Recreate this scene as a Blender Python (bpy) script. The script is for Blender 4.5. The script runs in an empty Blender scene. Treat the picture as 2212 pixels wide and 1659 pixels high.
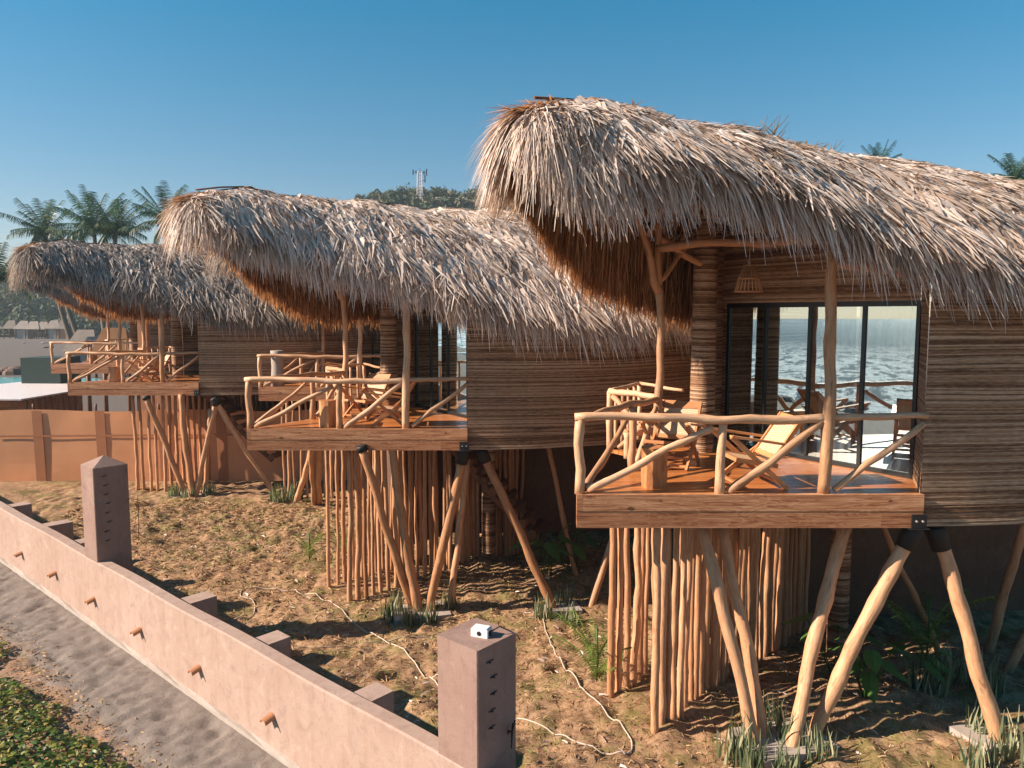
import bpy, math, random
import numpy as np
from mathutils import Vector, Matrix
rng = np.random.default_rng(7); random.seed(7)
scene = bpy.context.scene; col = scene.collection
F = 1620.; TH = math.atan(149.5/F); EZ = 5.7; cT, sT = math.cos(TH), math.sin(TH)
def _ray(x, y):
    a = (x-1106)/F; b = (829.5-y)/F
    return (a, cT+b*sT, -sT+b*cT)
def onz(x, y, z):
    r = _ray(x, y); t = (z-EZ)/r[2]; return Vector((r[0]*t, r[1]*t, z))
def onY(x, y, Y):
    r = _ray(x, y); t = Y/r[1]; return Vector((r[0]*t, Y, EZ+r[2]*t))
def sm(a, b, x):
    t = np.clip((x-a)/(b-a), 0, 1); return t*t*(3-2*t)
U = np.array([.66, .751, 0.]); V = np.array([.751, -.66, 0.]); DZ = 3.4
def qd(x, y): return .66*x+.751*y-4.947
def wp(s, q, z): # wall frame: s along the wall (towards the left rear), q inland
    b = np.array([-.34, 6.89]); p = b+s*np.array([-.751, .66])+q*np.array([.66, .751]); return Vector((p[0], p[1], z))
# cheap value noise
_T = rng.random((256, 256))
def vn(x, y):
    x = np.asarray(x, float); y = np.asarray(y, float)
    xi = np.floor(x).astype(int); yi = np.floor(y).astype(int); fx = x-xi; fy = y-yi
    fx = fx*fx*(3-2*fx); fy = fy*fy*(3-2*fy)
    g = lambda i, j: _T[i % 256, j % 256]
    return (g(xi, yi)*(1-fx)+g(xi+1, yi)*fx)*(1-fy)+(g(xi, yi+1)*(1-fx)+g(xi+1, yi+1)*fx)*fy-.5
def zg0(x, y):
    q = qd(x, y); g = -.5*sm(10.3, 15, y)*sm(0.02, .15, q)
    out = -1.6*sm(-9, -32, q)
    return g+out
def zg(x, y):
    q = qd(x, y)
    gm = sm(.3, .7, q)*(1-sm(27, 28, y))
    z = zg0(x, y)
    z = z+gm*(.16*vn(x*1.1, y*1.1+9)+.15*np.abs(vn(x*2.3+5, y*2.3))+.10*vn(x*4.1+5, y*4.1)+.06*vn(x*8.5, y*8.5+3))
    sd = (1-sm(-.2, -.02, q))*sm(-34, -26, q)
    z = z+sd*(.04*vn(x*2.2, y*2.2)-.22*np.clip(vn(x*4.2+31, y*4.9)-.12, 0, .22)-.16*np.clip(vn(x*6.7, y*6.1)-.15, 0, .2)+.03*vn(x*10, y*10))
    return z
# ---------------------------------------------------------------- tags
def tag(o, label=None, cat=None, group=None, kind=None):
    if label: o['label'] = label
    if cat: o['category'] = cat
    if group: o['group'] = group
    if kind: o['kind'] = kind
    return o
def empty(name, loc=(0, 0, 0), rz=0, parent=None):
    o = bpy.data.objects.new(name, None); col.objects.link(o); o.location = loc; o.rotation_euler = (0, 0, rz)
    o.empty_display_size = .2
    if parent: o.parent = parent
    return o
def link(name, me, mat, parent=None, loc=None):
    if mat is not None:
        me.materials.clear()
        for m in (mat if isinstance(mat, (list, tuple)) else [mat]): me.materials.append(m)
    o = bpy.data.objects.new(name, me); col.objects.link(o)
    if parent: o.parent = parent
    if loc is not None: o.location = loc
    return o
def copy_tree(o, parent=None):
    c = o.copy(); col.objects.link(c); c.parent = parent
    for ch in list(o.children): copy_tree(ch, c)
    return c
# ---------------------------------------------------------------- mesh builder
class MB:
    def __init__(s): s.v = []; s.f = []; s.uv = []; s.sm = []; s.mi = []
    def quad(s, pts, uv=None, smooth=False, mi=0):
        n = len(s.v); s.v += [tuple(p) for p in pts]; s.f.append(tuple(range(n, n+len(pts))))
        s.uv.append(uv or [(0, 0)]*len(pts)); s.sm.append(smooth); s.mi.append(mi)
    def face(s, idx, uv, smooth, mi=0): s.f.append(tuple(idx)); s.uv.append(uv); s.sm.append(smooth); s.mi.append(mi)
    def box(s, c, d, rz=0, mi=0):
        c = Vector(c); R = Matrix.Rotation(rz, 3, 'Z'); h = Vector(d)/2; n = len(s.v)
        for z in (-1, 1):
            for x, y in ((-1, -1), (1, -1), (1, 1), (-1, 1)): s.v.append(tuple(c+R @ Vector((x*h.x, y*h.y, z*h.z))))
        for f, (a, b) in (((0, 3, 2, 1), (0, 1)), ((4, 5, 6, 7), (0, 1)), ((0, 1, 5, 4), (0, 2)), ((1, 2, 6, 5), (1, 2)), ((2, 3, 7, 6), (0, 2)), ((3, 0, 4, 7), (1, 2))):
            s.face([n+i for i in f], [(s.v[n+i][b], s.v[n+i][a]) for i in f], False, mi)
    def beam(s, p0, p1, w, t, side=(0, 1, 0), mi=0):
        p0 = Vector(p0); p1 = Vector(p1); d = (p1-p0); L = d.length; d.normalize(); b = Vector(side); b = (b-d*b.dot(d)).normalized(); a = d.cross(b)
        n = len(s.v); r = random.random()*9
        for p in (p0, p1):
            for x, y in ((-1, -1), (1, -1), (1, 1), (-1, 1)): s.v.append(tuple(p+b*(x*w/2)+a*(y*t/2)))
        for k, f in enumerate(((0, 3, 2, 1), (4, 5, 6, 7), (0, 1, 5, 4), (1, 2, 6, 5), (2, 3, 7, 6), (3, 0, 4, 7))):
            s.face([n+i for i in f], [((k*.3+r)+.1*(i % 2), (L if i > 3 else 0)) for i in f], False, mi)
    def tube(s, pts, rad, seg=8, wob=0., cap=True, mi=0, rough=0.0):
        pts = [Vector(p) for p in pts]; n = len(pts)
        if not hasattr(rad, '__len__'): rad = [rad]*n
        L = 0; base = len(s.v); off = random.random()*20
        up = Vector((0, 0, 1)) if abs((pts[-1]-pts[0]).normalized().z) < .9 else Vector((1, 0, 0))
        Ls = []
        for i, p in enumerate(pts):
            if i: L += (pts[i]-pts[i-1]).length
            Ls.append(L)
            d = (pts[min(i+1, n-1)]-pts[max(i-1, 0)]).normalized(); a = d.cross(up).normalized(); b = a.cross(d)
            for k in range(seg):
                th = 2*math.pi*k/seg; r = rad[i]*(1+rough*random.uniform(-1, 1))
                s.v.append(tuple(p+a*(math.cos(th)*r)+b*(math.sin(th)*r)))
        for i in range(n-1):
            for k in range(seg):
                k2 = (k+1) % seg
                s.face([base+i*seg+k, base+i*seg+k2, base+(i+1)*seg+k2, base+(i+1)*seg+k],
                       [(off+k/seg, off+Ls[i]), (off+(k+1)/seg, off+Ls[i]), (off+(k+1)/seg, off+Ls[i+1]), (off+k/seg, off+Ls[i+1])], True, mi)
        if cap:
            s.face([base+k for k in range(seg)][::-1], [(off, off+.1*k) for k in range(seg)], False, mi)
            s.face([base+(n-1)*seg+k for k in range(seg)], [(off, off+.1*k) for k in range(seg)], False, mi)
    def log(s, p0, p1, r0, r1=None, bend=.02, seg=9, knots=True, n=None):
        r1 = r0 if r1 is None else r1; p0 = Vector(p0); p1 = Vector(p1); d = p1-p0; L = d.length; dn = d.normalized()
        n = n or max(5, int(L/.16)); a = dn.orthogonal().normalized(); b = dn.cross(a)
        ph = [random.random()*6.28 for _ in range(4)]; fr = [random.uniform(1.2, 2.2), random.uniform(3, 5.5)]
        pts = []; rs = []
        for i in range(n+1):
            t = i/n; e = math.sin(math.pi*t)**.5 if 0 < t < 1 else 0
            o = a*(bend*L**.5*(math.sin(fr[0]*t*3.1+ph[0])+.35*math.sin(fr[1]*t*5+ph[1])))+b*(bend*L**.5*(math.sin(fr[0]*t*2.7+ph[2])+.35*math.sin(fr[1]*t*4.6+ph[3])))
            pts.append(p0+d*t+o*e)
            kn = 1+(random.random() < .22)*random.uniform(.06, .2) if knots else 1
            rs.append((r0+(r1-r0)*t)*kn*random.uniform(.96, 1.04))
        s.tube(pts, rs, seg, rough=.035)
    def mesh(s, name):
        me = bpy.data.meshes.new(name); me.from_pydata(s.v, [], s.f)
        uvl = me.uv_layers.new(name='UVMap'); flat = np.array([c for u in s.uv for p in u for c in p], dtype=np.float32)
        uvl.data.foreach_set('uv', flat); me.polygons.foreach_set('use_smooth', s.sm); me.polygons.foreach_set('material_index', s.mi); me.update(); return me
    def build(s, name, mat, parent=None, loc=None): return link(name, s.mesh(name), mat, parent, loc)
def npmesh(name, v, f, attrs=None, smooth=False, mats=None):
    me = bpy.data.meshes.new(name); nv, nf = len(v), len(f); k = f.shape[1]
    me.vertices.add(nv); me.vertices.foreach_set('co', np.ascontiguousarray(v, np.float32).ravel())
    me.loops.add(nf*k); me.loops.foreach_set('vertex_index', np.ascontiguousarray(f, np.int32).ravel())
    me.polygons.add(nf); me.polygons.foreach_set('loop_start', np.arange(0, nf*k, k, dtype=np.int32)); me.polygons.foreach_set('loop_total', np.full(nf, k, np.int32))
    me.update(calc_edges=True)
    for an, (dom, arr) in (attrs or {}).items():
        a = me.attributes.new(an, 'FLOAT', dom); a.data.foreach_set('value', np.ascontiguousarray(arr, np.float32))
    me.polygons.foreach_set('use_smooth', np.full(nf, smooth)); me.validate(); return me
def unit(a): return a/np.maximum(np.linalg.norm(a, axis=-1, keepdims=True), 1e-9)
def blades(P, D, N, L, W, droop=0., lift=0., k=3, twist=.5, taper=.85, r=None, curl=0.):
    """many thin leaf strips: roots P, directions D, surface normals N"""
    n = len(P); r = rng if r is None else r
    L = np.broadcast_to(L, n)[:, None]; W = np.broadcast_to(W, n)[:, None]; droop = np.broadcast_to(droop, n)[:, None]
    lift = np.broadcast_to(lift, n)[:, None]
    D = unit(D); S = unit(np.cross(D, N)); N2 = np.cross(S, D); tw = r.uniform(-twist, twist, n)[:, None]
    S = S*np.cos(tw)+N2*np.sin(tw); cu = r.normal(0, 1, n)[:, None]*curl
    vs = []
    for j in range(k+1):
        t = j/k; w = W*.5*(1-taper*t**1.6)
        c = P+D*L*t+N2*lift*math.sin(t*math.pi*.8)*L-np.array([0, 0, 1.])*droop*L*t*t+S*cu*L*t*t
        vs += [c-S*w, c+S*w]
    v = np.stack(vs, 1).reshape(-1, 3); base = (np.arange(n)*2*(k+1))[:, None]
    f = np.stack([np.stack([base[:, 0]+2*j, base[:, 0]+2*j+1, base[:, 0]+2*j+3, base[:, 0]+2*j+2], 1) for j in range(k)], 1).reshape(-1, 4)
    rr = np.repeat(r.random(n), k)
    return v, f, rr
def join(*parts):
    vs, fs, rs, o = [], [], [], 0
    for v, f, r in parts: vs.append(v); fs.append(f+o); rs.append(r); o += len(v)
    return np.concatenate(vs), np.concatenate(fs), np.concatenate(rs)
def bladeobj(name, vfr, mat, parent=None, loc=None, smooth=True):
    v, f, r = vfr; return link(name, npmesh(name, v, f, {'rnd': ('FACE', r)}, smooth), mat, parent, loc)
# ---------------------------------------------------------------- materials
class NT:
    def __init__(s, name):
        s.m = bpy.data.materials.new(name); s.m.use_nodes = True; s.t = s.m.node_tree; s.t.nodes.clear()
        s.out = s.n('ShaderNodeOutputMaterial')
    def n(s, ty, **kw):
        n = s.t.nodes.new(ty)
        for k, v in kw.items(): setattr(n, k, v)
        return n
    def l(s, a, b): s.t.links.new(a, b)
    def coord(s, kind='Object'):
        return s.n('ShaderNodeTexCoord').outputs[kind]
    def mapping(s, vec, sc):
        m = s.n('ShaderNodeMapping'); s.l(vec, m.inputs[0]); m.inputs['Scale'].default_value = sc; return m.outputs[0]
    def noise(s, vec, scale, detail=4, rough=.55, dist=0):
        n = s.n('ShaderNodeTexNoise'); s.l(vec, n.inputs['Vector']); n.inputs['Scale'].default_value = scale; n.inputs['Detail'].default_value = detail
        n.inputs['Roughness'].default_value = rough; n.inputs['Distortion'].default_value = dist; return n.outputs['Fac']
    def ramp(s, fac, stops, interp='LINEAR'):
        r = s.n('ShaderNodeValToRGB'); s.l(fac, r.inputs[0]); e = r.color_ramp.elements; r.color_ramp.interpolation = interp
        while len(e) < len(stops): e.new(.5)
        for i, (p, c) in enumerate(stops): e[i].position = p; e[i].color = (*c, 1) if len(c) == 3 else c
        return r.outputs[0]
    def mix(s, a, b, fac, mode='MIX'):
        m = s.n('ShaderNodeMix', data_type='RGBA', blend_type=mode)
        for sock, val in ((m.inputs['Factor'], fac), (m.inputs[6], a), (m.inputs[7], b)):
            if isinstance(val, bpy.types.NodeSocket): s.l(val, sock)
            elif isinstance(val, (int, float)): sock.default_value = val
            else: sock.default_value = (*val, 1)
        return m.outputs[2]
    def math(s, op, a, b=None):
        m = s.n('ShaderNodeMath', operation=op)
        for i, v in enumerate((a, b)):
            if v is None: continue
            if isinstance(v, bpy.types.NodeSocket): s.l(v, m.inputs[i])
            else: m.inputs[i].default_value = v
        return m.outputs[0]
    def maprange(s, v, a, b, c=0, d=1, smooth=False):
        m = s.n('ShaderNodeMapRange'); m.interpolation_type = 'SMOOTHSTEP' if smooth else 'LINEAR'; s.l(v, m.inputs[0])
        for i, x in enumerate((a, b, c, d)): m.inputs[i+1].default_value = x
        return m.outputs[0]
    def attr(s, name): return s.n('ShaderNodeAttribute', attribute_name=name).outputs['Fac']
    def bump(s, h, strength, dist=.02):
        b = s.n('ShaderNodeBump'); s.l(h, b.inputs['Height']); b.inputs['Strength'].default_value = strength; b.inputs['Distance'].default_value = dist; return b.outputs[0]
    def bsdf(s, color, rough=.7, normal=None, spec=.4, metal=0, coat=0, trans=None):
        p = s.n('ShaderNodeBsdfPrincipled')
        for sock, val in ((p.inputs['Base Color'], color), (p.inputs['Roughness'], rough)):
            if isinstance(val, bpy.types.NodeSocket): s.l(val, sock)
            elif isinstance(val, (int, float)): sock.default_value = val
            else: sock.default_value = (*val, 1)
        p.inputs['Specular IOR Level'].default_value = spec; p.inputs['Metallic'].default_value = metal; p.inputs['Coat Weight'].default_value = coat; p.inputs['Coat Roughness'].default_value = .15
        if normal is not None: s.l(normal, p.inputs['Normal'])
        o = p.outputs[0]
        if trans:
            t = s.n('ShaderNodeBsdfTranslucent')
            if isinstance(color, bpy.types.NodeSocket): s.l(s.mix(color, trans[1], 1., 'MULTIPLY'), t.inputs[0])
            else: t.inputs[0].default_value = (*color, 1)
            x = s.n('ShaderNodeMixShader'); x.inputs[0].default_value = trans[0]; s.l(o, x.inputs[1]); s.l(t.outputs[0], x.inputs[2]); o = x.outputs[0]
        s.l(o, s.out.inputs[0]); return s.m
M = {}
def logmat(name, c1, c2, c3, rough=.55):
    t = NT(name); uv = t.coord('UV'); ob = t.coord('Object')
    g = t.noise(t.mapping(uv, (5, 1.3, 1)), 2.2, 6, .62, .9); b = t.noise(uv, 2.3, 3)
    c = t.ramp(g, [(.22, c1), (.5, c2), (.85, c3)])
    c = t.mix(c, tuple(x*.55 for x in c1), t.maprange(b, .55, .78, 0, .45))
    kn = t.noise(t.mapping(uv, (6, 3.4, 1)), 3.1, 1); c = t.mix(c, (.06, .025, .012), t.maprange(kn, .76, .82, 0, .75))
    bk = t.noise(t.mapping(uv, (3, 1.1, 1)), 1.7, 5, .7); c = t.mix(c, tuple(x*.42 for x in c1), t.maprange(bk, .60, .66, 0, .6)); c = t.mix(c, tuple(min(1, x*1.15) for x in c3), t.maprange(bk, .42, .34, 0, .5))
    rnd = t.n('ShaderNodeObjectInfo').outputs['Random']
    c = t.mix(c, (.62, .60, .60), t.maprange(t.math('FRACT', t.math('MULTIPLY', rnd, 7.3)), .4, 1, 0, .6), 'MULTIPLY')
    c = t.mix(c, (.72, .62, .52), t.maprange(rnd, 0, 1, 0, 1.), 'MULTIPLY')
    return t.bsdf(c, rough, t.bump(t.math('ADD', g, kn), .5, .008), .35)
M['log'] = logmat('peeled_log', (.41, .20, .10), (.60, .335, .185), (.75, .48, .30))
M['rail'] = logmat('pale_peeled_log', (.47, .25, .13), (.66, .41, .25), (.80, .56, .38))
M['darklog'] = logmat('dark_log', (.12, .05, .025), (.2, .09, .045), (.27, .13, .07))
M['stump'] = logmat('stump_wood', (.35, .12, .04), (.6, .28, .12), (.72, .42, .22))
def thatch(name, stops, tr, rough=.75, spec=.25):
    t = NT(name); r = t.attr('rnd'); ob = t.coord('Object')
    c = t.ramp(r, stops); big = t.noise(ob, .9, 3)
    c = t.mix(c, (.55, .5, .46), t.maprange(big, .5, .75, 0, .7), 'MULTIPLY')
    rnd = t.n('ShaderNodeObjectInfo').outputs['Random']
    return t.bsdf(c, rough, None, spec, trans=tr)
M['thatch'] = thatch('weathered_palm_thatch', [(0, (.14, .085, .055)), (.08, (.38, .27, .20)), (.3, (.60, .49, .40)), (.75, (.74, .64, .56)), (1, (.84, .77, .70))], (.22, (1, .72, .5)), spec=.5, rough=.5)
M['thatchgrey'] = thatch('grey_palm_thatch', [(0, (.07, .06, .055)), (.2, (.20, .165, .14)), (.5, (.36, .30, .26)), (.85, (.52, .45, .39)), (1, (.66, .58, .52))], (.2, (1, .72, .5)))
M['brown'] = thatch('brown_palm_thatch', [(0, (.10, .045, .02)), (.35, (.36, .20, .10)), (.75, (.60, .38, .22)), (1, (.76, .55, .37))], (.48, (1, .76, .52)))
t = NT('thatch_underlay'); t.bsdf(t.ramp(t.noise(t.mapping(t.coord(), (3, 3, 30)), 3, 4), [(.3, (.07, .03, .012)), (.7, (.26, .12, .05))]), .9, t.bump(t.noise(t.mapping(t.coord(), (5, 5, 40)), 3, 3), .8, .03), .1); M['underlay'] = t.m
def reedmat(name, stops, dark=.0):
    t = NT(name); uv = t.coord('UV'); r = t.attr('rnd')
    a = t.noise(t.mapping(uv, (3.2, 90, 1)), 1., 6, .7); b = t.noise(t.mapping(uv, (.7, 7, 1)), 1.4, 5, .7); fi = t.noise(t.mapping(uv, (9, 48, 1)), 1, 3, .6)
    br = t.n('ShaderNodeTexBrick'); t.l(t.mapping(uv, (1, 1, 1)), br.inputs['Vector']); br.inputs['Scale'].default_value = 1; br.inputs['Brick Width'].default_value = 1.25; br.inputs['Row Height'].default_value = 1.9; br.inputs['Mortar Size'].default_value = 0
    br.inputs['Color1'].default_value = (1, 1, 1, 1); br.inputs['Color2'].default_value = (.75, .68, .64, 1); br.offset = .0
    f = t.math('ADD', t.math('MULTIPLY', a, .38), t.math('ADD', t.math('MULTIPLY', r, .30), t.math('MULTIPLY', fi, .32)))
    c = t.ramp(f, stops); c = t.mix(c, br.outputs[0], .8, 'MULTIPLY')
    c = t.mix(c, (.035, .018, .012), t.maprange(b, .56, .68, 0, .75))
    return t.bsdf(c, .7, t.bump(fi, .6, .01), .3)
M['reed'] = reedmat('reed_wall', [(.27, (.04, .017, .009)), (.42, (.20, .10, .05)), (.56, (.38, .23, .135)), (.74, (.60, .44, .30))])
t = NT('deck_boards'); ob = t.coord(); br = t.n('ShaderNodeTexBrick'); t.l(t.mapping(ob, (1, 1, 1)), br.inputs['Vector']); br.inputs['Scale'].default_value = 1
br.inputs['Brick Width'].default_value = 2.1; br.inputs['Row Height'].default_value = .11; br.inputs['Mortar Size'].default_value = .004; br.inputs['Color1'].default_value = (.60, .24, .075, 1); br.inputs['Color2'].default_value = (.42, .145, .04, 1); br.inputs['Mortar'].default_value = (.05, .02, .008, 1)
g = t.noise(t.mapping(ob, (1.5, 22, 1)), 2, 5, .6, .5); c = t.mix(br.outputs[0], (.55, .42, .35), t.maprange(g, .4, .7, 0, .7), 'MULTIPLY'); t.bsdf(c, .36, t.bump(g, .1, .003), .4, coat=.12); M['deck'] = t.m
t = NT('sawn_beam'); ob = t.coord('Object'); sx = t.n('ShaderNodeSeparateXYZ'); t.l(ob, sx.inputs[0]); cb = t.n('ShaderNodeCombineXYZ'); t.l(t.math('ADD', sx.outputs[0], sx.outputs[1]), cb.inputs[0]); t.l(sx.outputs[2], cb.inputs[1])
br = t.n('ShaderNodeTexBrick'); t.l(cb.outputs[0], br.inputs['Vector']); br.inputs['Scale'].default_value = 1; br.inputs['Brick Width'].default_value = 2.35; br.inputs['Row Height'].default_value = .209; br.inputs['Mortar Size'].default_value = .0; br.inputs['Color1'].default_value = (0, 0, 0, 1); br.inputs['Color2'].default_value = (1, 1, 1, 1); br.offset = .37
off = t.n('ShaderNodeVectorMath', operation='SCALE'); t.l(br.outputs[0], off.inputs[0]); off.inputs['Scale'].default_value = 7.3; ad = t.n('ShaderNodeVectorMath', operation='ADD'); t.l(ob, ad.inputs[0]); t.l(off.outputs[0], ad.inputs[1]); v2 = ad.outputs[0]
big = t.noise(t.mapping(v2, (.55, .55, 6)), 1.3, 2, .5, 1.8); g = t.noise(t.mapping(v2, (1.1, 1.1, 45)), 1.4, 6, .65, .5); fine = t.math('FRACT', t.math('MULTIPLY', big, 9.))
f = t.math('ADD', t.math('MULTIPLY', g, .62), t.math('ADD', t.math('MULTIPLY', big, .25), t.math('MULTIPLY', fine, .13))); c = t.ramp(f, [(.30, (.13, .04, .018)), (.43, (.34, .135, .06)), (.54, (.52, .26, .13)), (.70, (.70, .44, .26))])
c = t.mix(c, (.62, .5, .42), t.math('MULTIPLY', br.outputs[0], .75), 'MULTIPLY'); kn = t.noise(t.mapping(v2, (1, 1, 2)), 5, 1); c = t.mix(c, (.07, .025, .012), t.maprange(kn, .74, .79, 0, .8))
t.bsdf(c, .55, t.bump(f, .25, .004), .35); M['beam'] = t.m
def plaster(name, c1, c2, stain, sc=1.):
    t = NT(name); ob = t.coord(); a = t.noise(ob, .7*sc, 6, .65); b = t.noise(t.mapping(ob, (2.2, 2.2, .35)), 2.5*sc, 6, .7); d = t.noise(ob, 38, 3); e = t.noise(ob, 4.5, 6, .7, .8)
    c = t.mix(c1, c2, t.maprange(a, .35, .65)); c = t.mix(c, stain, t.maprange(b, .50, .72, 0, .6)); c = t.mix(c, tuple(x*.72 for x in c1), t.maprange(e, .52, .68, 0, .6)); c = t.mix(c, tuple(min(1, x*1.25) for x in c2), t.maprange(e, .44, .32, 0, .5))
    c = t.mix(c, tuple(x*.4 for x in stain), t.maprange(t.noise(ob, 11, 3), .72, .78, 0, .7)); vo = t.n('ShaderNodeTexVoronoi', feature='DISTANCE_TO_EDGE'); ds = t.n('ShaderNodeVectorMath', operation='ADD'); nz = t.n('ShaderNodeTexNoise'); t.l(ob, nz.inputs[0]); nz.inputs['Scale'].default_value = 2; t.l(ob, ds.inputs[0]); t.l(nz.outputs['Color'], ds.inputs[1]); t.l(ds.outputs[0], vo.inputs['Vector']); vo.inputs['Scale'].default_value = .8
    cr = t.math('MULTIPLY', t.maprange(vo.outputs['Distance'], 0, .006, 1, 0), t.maprange(a, .45, .6, 0, .5)); c = t.mix(c, tuple(x*.45 for x in stain), cr)
    return t.bsdf(c, .85, t.bump(t.math('ADD', t.math('MULTIPLY', d, .6), t.math('MULTIPLY', e, 1.2)), .35, .012), .2)
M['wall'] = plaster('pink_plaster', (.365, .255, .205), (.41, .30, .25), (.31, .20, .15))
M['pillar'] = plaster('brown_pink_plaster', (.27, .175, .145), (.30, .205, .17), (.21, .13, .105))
M['terra'] = plaster('terracotta_plaster', (.46, .22, .12), (.52, .26, .15), (.38, .17, .09))
M['underwall'] = plaster('shade_darkened_plaster', (.13, .075, .05), (.16, .095, .065), (.09, .05, .035))  # plaster colour darkened to deepen the shade under the houses
def plain(name, c, rough=.6, spec=.4, metal=0, var=.25, sc=8):
    t = NT(name); n = t.noise(t.coord(), sc, 4); cc = t.mix(tuple(x*(1-var) for x in c), tuple(min(1, x*(1+var)) for x in c), n); return t.bsdf(cc, rough, t.bump(n, .15, .005), spec, metal)
M['black'] = plain('black_aluminium', (.018, .02, .022), .35, .5, .3); M['rubber'] = plain('black_sleeve', (.014, .012, .012), .6); M['steel'] = plain('dark_steel_plate', (.03, .03, .033), .45, .5, .6)
M['white'] = plain('white_plastic', (.72, .72, .72), .45); M['hose'] = plain('dusty_hose', (.50, .42, .34), .7); M['clay'] = plain('clay_spout', (.36, .16, .075), .8)
M['concrete'] = plain('grey_concrete', (.36, .31, .27), .9); M['awning'] = plain('pale_metal_roof', (.62, .58, .58), .5); M['teal'] = plain('dark_green_panel', (.03, .055, .05), .7)
M['cloth'] = plain('ochre_fence_cloth', (.68, .34, .18), .9, .1, 0, .12, 1.5); M['cloth_shadow'] = plain('ochre_shadow_cloth', (.42, .19, .10), .9, .1, 0, .12, 2)  # second cloth tone is darker, for shadows painted on the fence
M['chairwood'] = logmat('teak', (.42, .16, .06), (.62, .30, .13), (.74, .42, .22)); M['rock'] = plain('beach_rock', (.16, .11, .085), .9, .2, 0, .6, 3)
t = NT('cane_weave'); ob = t.coord('UV'); w1 = t.n('ShaderNodeTexChecker'); t.l(ob, w1.inputs[0]); w1.inputs['Scale'].default_value = 60; cc = t.mix((.46, .30, .18), (.62, .45, .30), w1.outputs['Fac']); t.bsdf(cc, .6, t.bump(w1.outputs['Fac'], .4, .004)); M['cane'] = t.m
t = NT('sheer_curtain'); ob = t.coord(); w = t.n('ShaderNodeTexWave'); t.l(t.mapping(ob, (1, 1, 0)), w.inputs[0]); w.inputs['Scale'].default_value = 3; t.bsdf(t.mix((.74, .70, .66), (.9, .87, .83), w.outputs['Fac']), .9, None, .1, trans=(.4, (1, 1, 1))); M['curtain'] = t.m
t = NT('door_glass'); gl = t.n('ShaderNodeBsdfGlossy'); gl.inputs['Color'].default_value = (.74, .93, .97, 1); gl.inputs['Roughness'].default_value = 0.003; tr = t.n('ShaderNodeBsdfTransparent'); tr.inputs[0].default_value = (.80, .86, .86, 1)
fr = t.n('ShaderNodeFresnel'); fr.inputs[0].default_value = 1.5; mx = t.n('ShaderNodeMixShader'); t.l(t.maprange(fr.outputs[0], 0, 1, .60, 1.), mx.inputs[0]); t.l(tr.outputs[0], mx.inputs[1]); t.l(gl.outputs[0], mx.inputs[2])
bp = t.bump(t.noise(t.coord(), .9, 1), .05, .02); t.l(bp, gl.inputs['Normal']); t.l(mx.outputs[0], t.out.inputs[0]); M['glass'] = t.m
def leafmat(name, stops, tr=(.3, (1, 1, .6)), rough=.45):
    t = NT(name); c = t.ramp(t.attr('rnd'), stops); return t.bsdf(c, rough, None, .4, trans=tr)
M['palm'] = leafmat('palm_leaf', [(0, (.012, .035, .022)), (.5, (.03, .085, .04)), (.85, (.07, .13, .045)), (1, (.26, .20, .07))])
M['snake'] = leafmat('variegated_leaf', [(0, (.03, .06, .035)), (.35, (.10, .15, .08)), (.65, (.26, .29, .17)), (1, (.55, .52, .36))])
M['taro'] = leafmat('broad_leaf', [(0, (.03, .10, .025)), (1, (.13, .25, .06))]); M['areca'] = leafmat('feathery_leaf', [(0, (.05, .13, .02)), (1, (.26, .33, .06))])
M['vine'] = leafmat('vine_leaf', [(0, (.018, .045, .008)), (.35, (.07, .14, .02)), (.7, (.19, .23, .035)), (.93, (.40, .34, .09)), (1, (.45, .25, .11))])
M['forest'] = leafmat('forest_leaf', [(0, (.02, .04, .025)), (.5, (.06, .09, .045)), (.8, (.12, .12, .06)), (1, (.20, .145, .09))], (.15, (1, 1, .6)), .8)
M['straw'] = leafmat('dry_grass', [(0, (.19, .10, .04)), (.45, (.42, .26, .13)), (.8, (.60, .40, .23)), (.9, (.16, .17, .05)), (1, (.24, .25, .07))], (.2, (1, .9, .6)), .8)
M['bark'] = plain('palm_bark', (.16, .13, .10), .9, .2, 0, .4, 5)
# ground
t = NT('ground_cover'); ob = t.coord(); dp = t.n('ShaderNodeVectorMath', operation='DOT_PRODUCT'); t.l(ob, dp.inputs[0]); dp.inputs[1].default_value = (.66, .751, 0); q = t.math('ADD', dp.outputs['Value'], -4.947)
sx = t.n('ShaderNodeSeparateXYZ'); t.l(ob, sx.inputs[0]); y = sx.outputs[1]
n1 = t.noise(ob, 1.4, 6, .7, .5); n2 = t.noise(ob, 7, 6, .75, .4); n3 = t.noise(ob, 45, 5, .8); n4 = t.noise(ob, .55, 4, .6)
gs = t.ramp(t.math('ADD', t.math('MULTIPLY', n2, .55), t.math('MULTIPLY', n3, .45)), [(.37, (.10, .05, .028)), (.46, (.29, .175, .10)), (.56, (.45, .295, .18)), (.68, (.64, .46, .31))])
gr = t.ramp(n3, [(.3, (.06, .065, .018)), (.7, (.24, .24, .07))]); garden = t.mix(gs, gr, t.math('MULTIPLY', t.maprange(n1, .50, .60, 0, .8), t.maprange(n3, .35, .6, .4, 1)))
garden = t.mix(garden, (.78, .72, .68), t.maprange(n4, .4, .6, 0, .5), 'MULTIPLY')
sd = t.ramp(t.math('ADD', t.math('MULTIPLY', n2, .5), t.math('MULTIPLY', n3, .5)), [(.35, (.16, .13, .11)), (.5, (.225, .19, .165)), (.65, (.285, .245, .215))])
lit = t.ramp(n3, [(.35, (.17, .09, .05)), (.55, (.42, .25, .15)), (.7, (.60, .40, .27))]); qn = t.math('ADD', q, t.math('MULTIPLY', t.math('SUBTRACT', n1, .5), 1.1))
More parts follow.
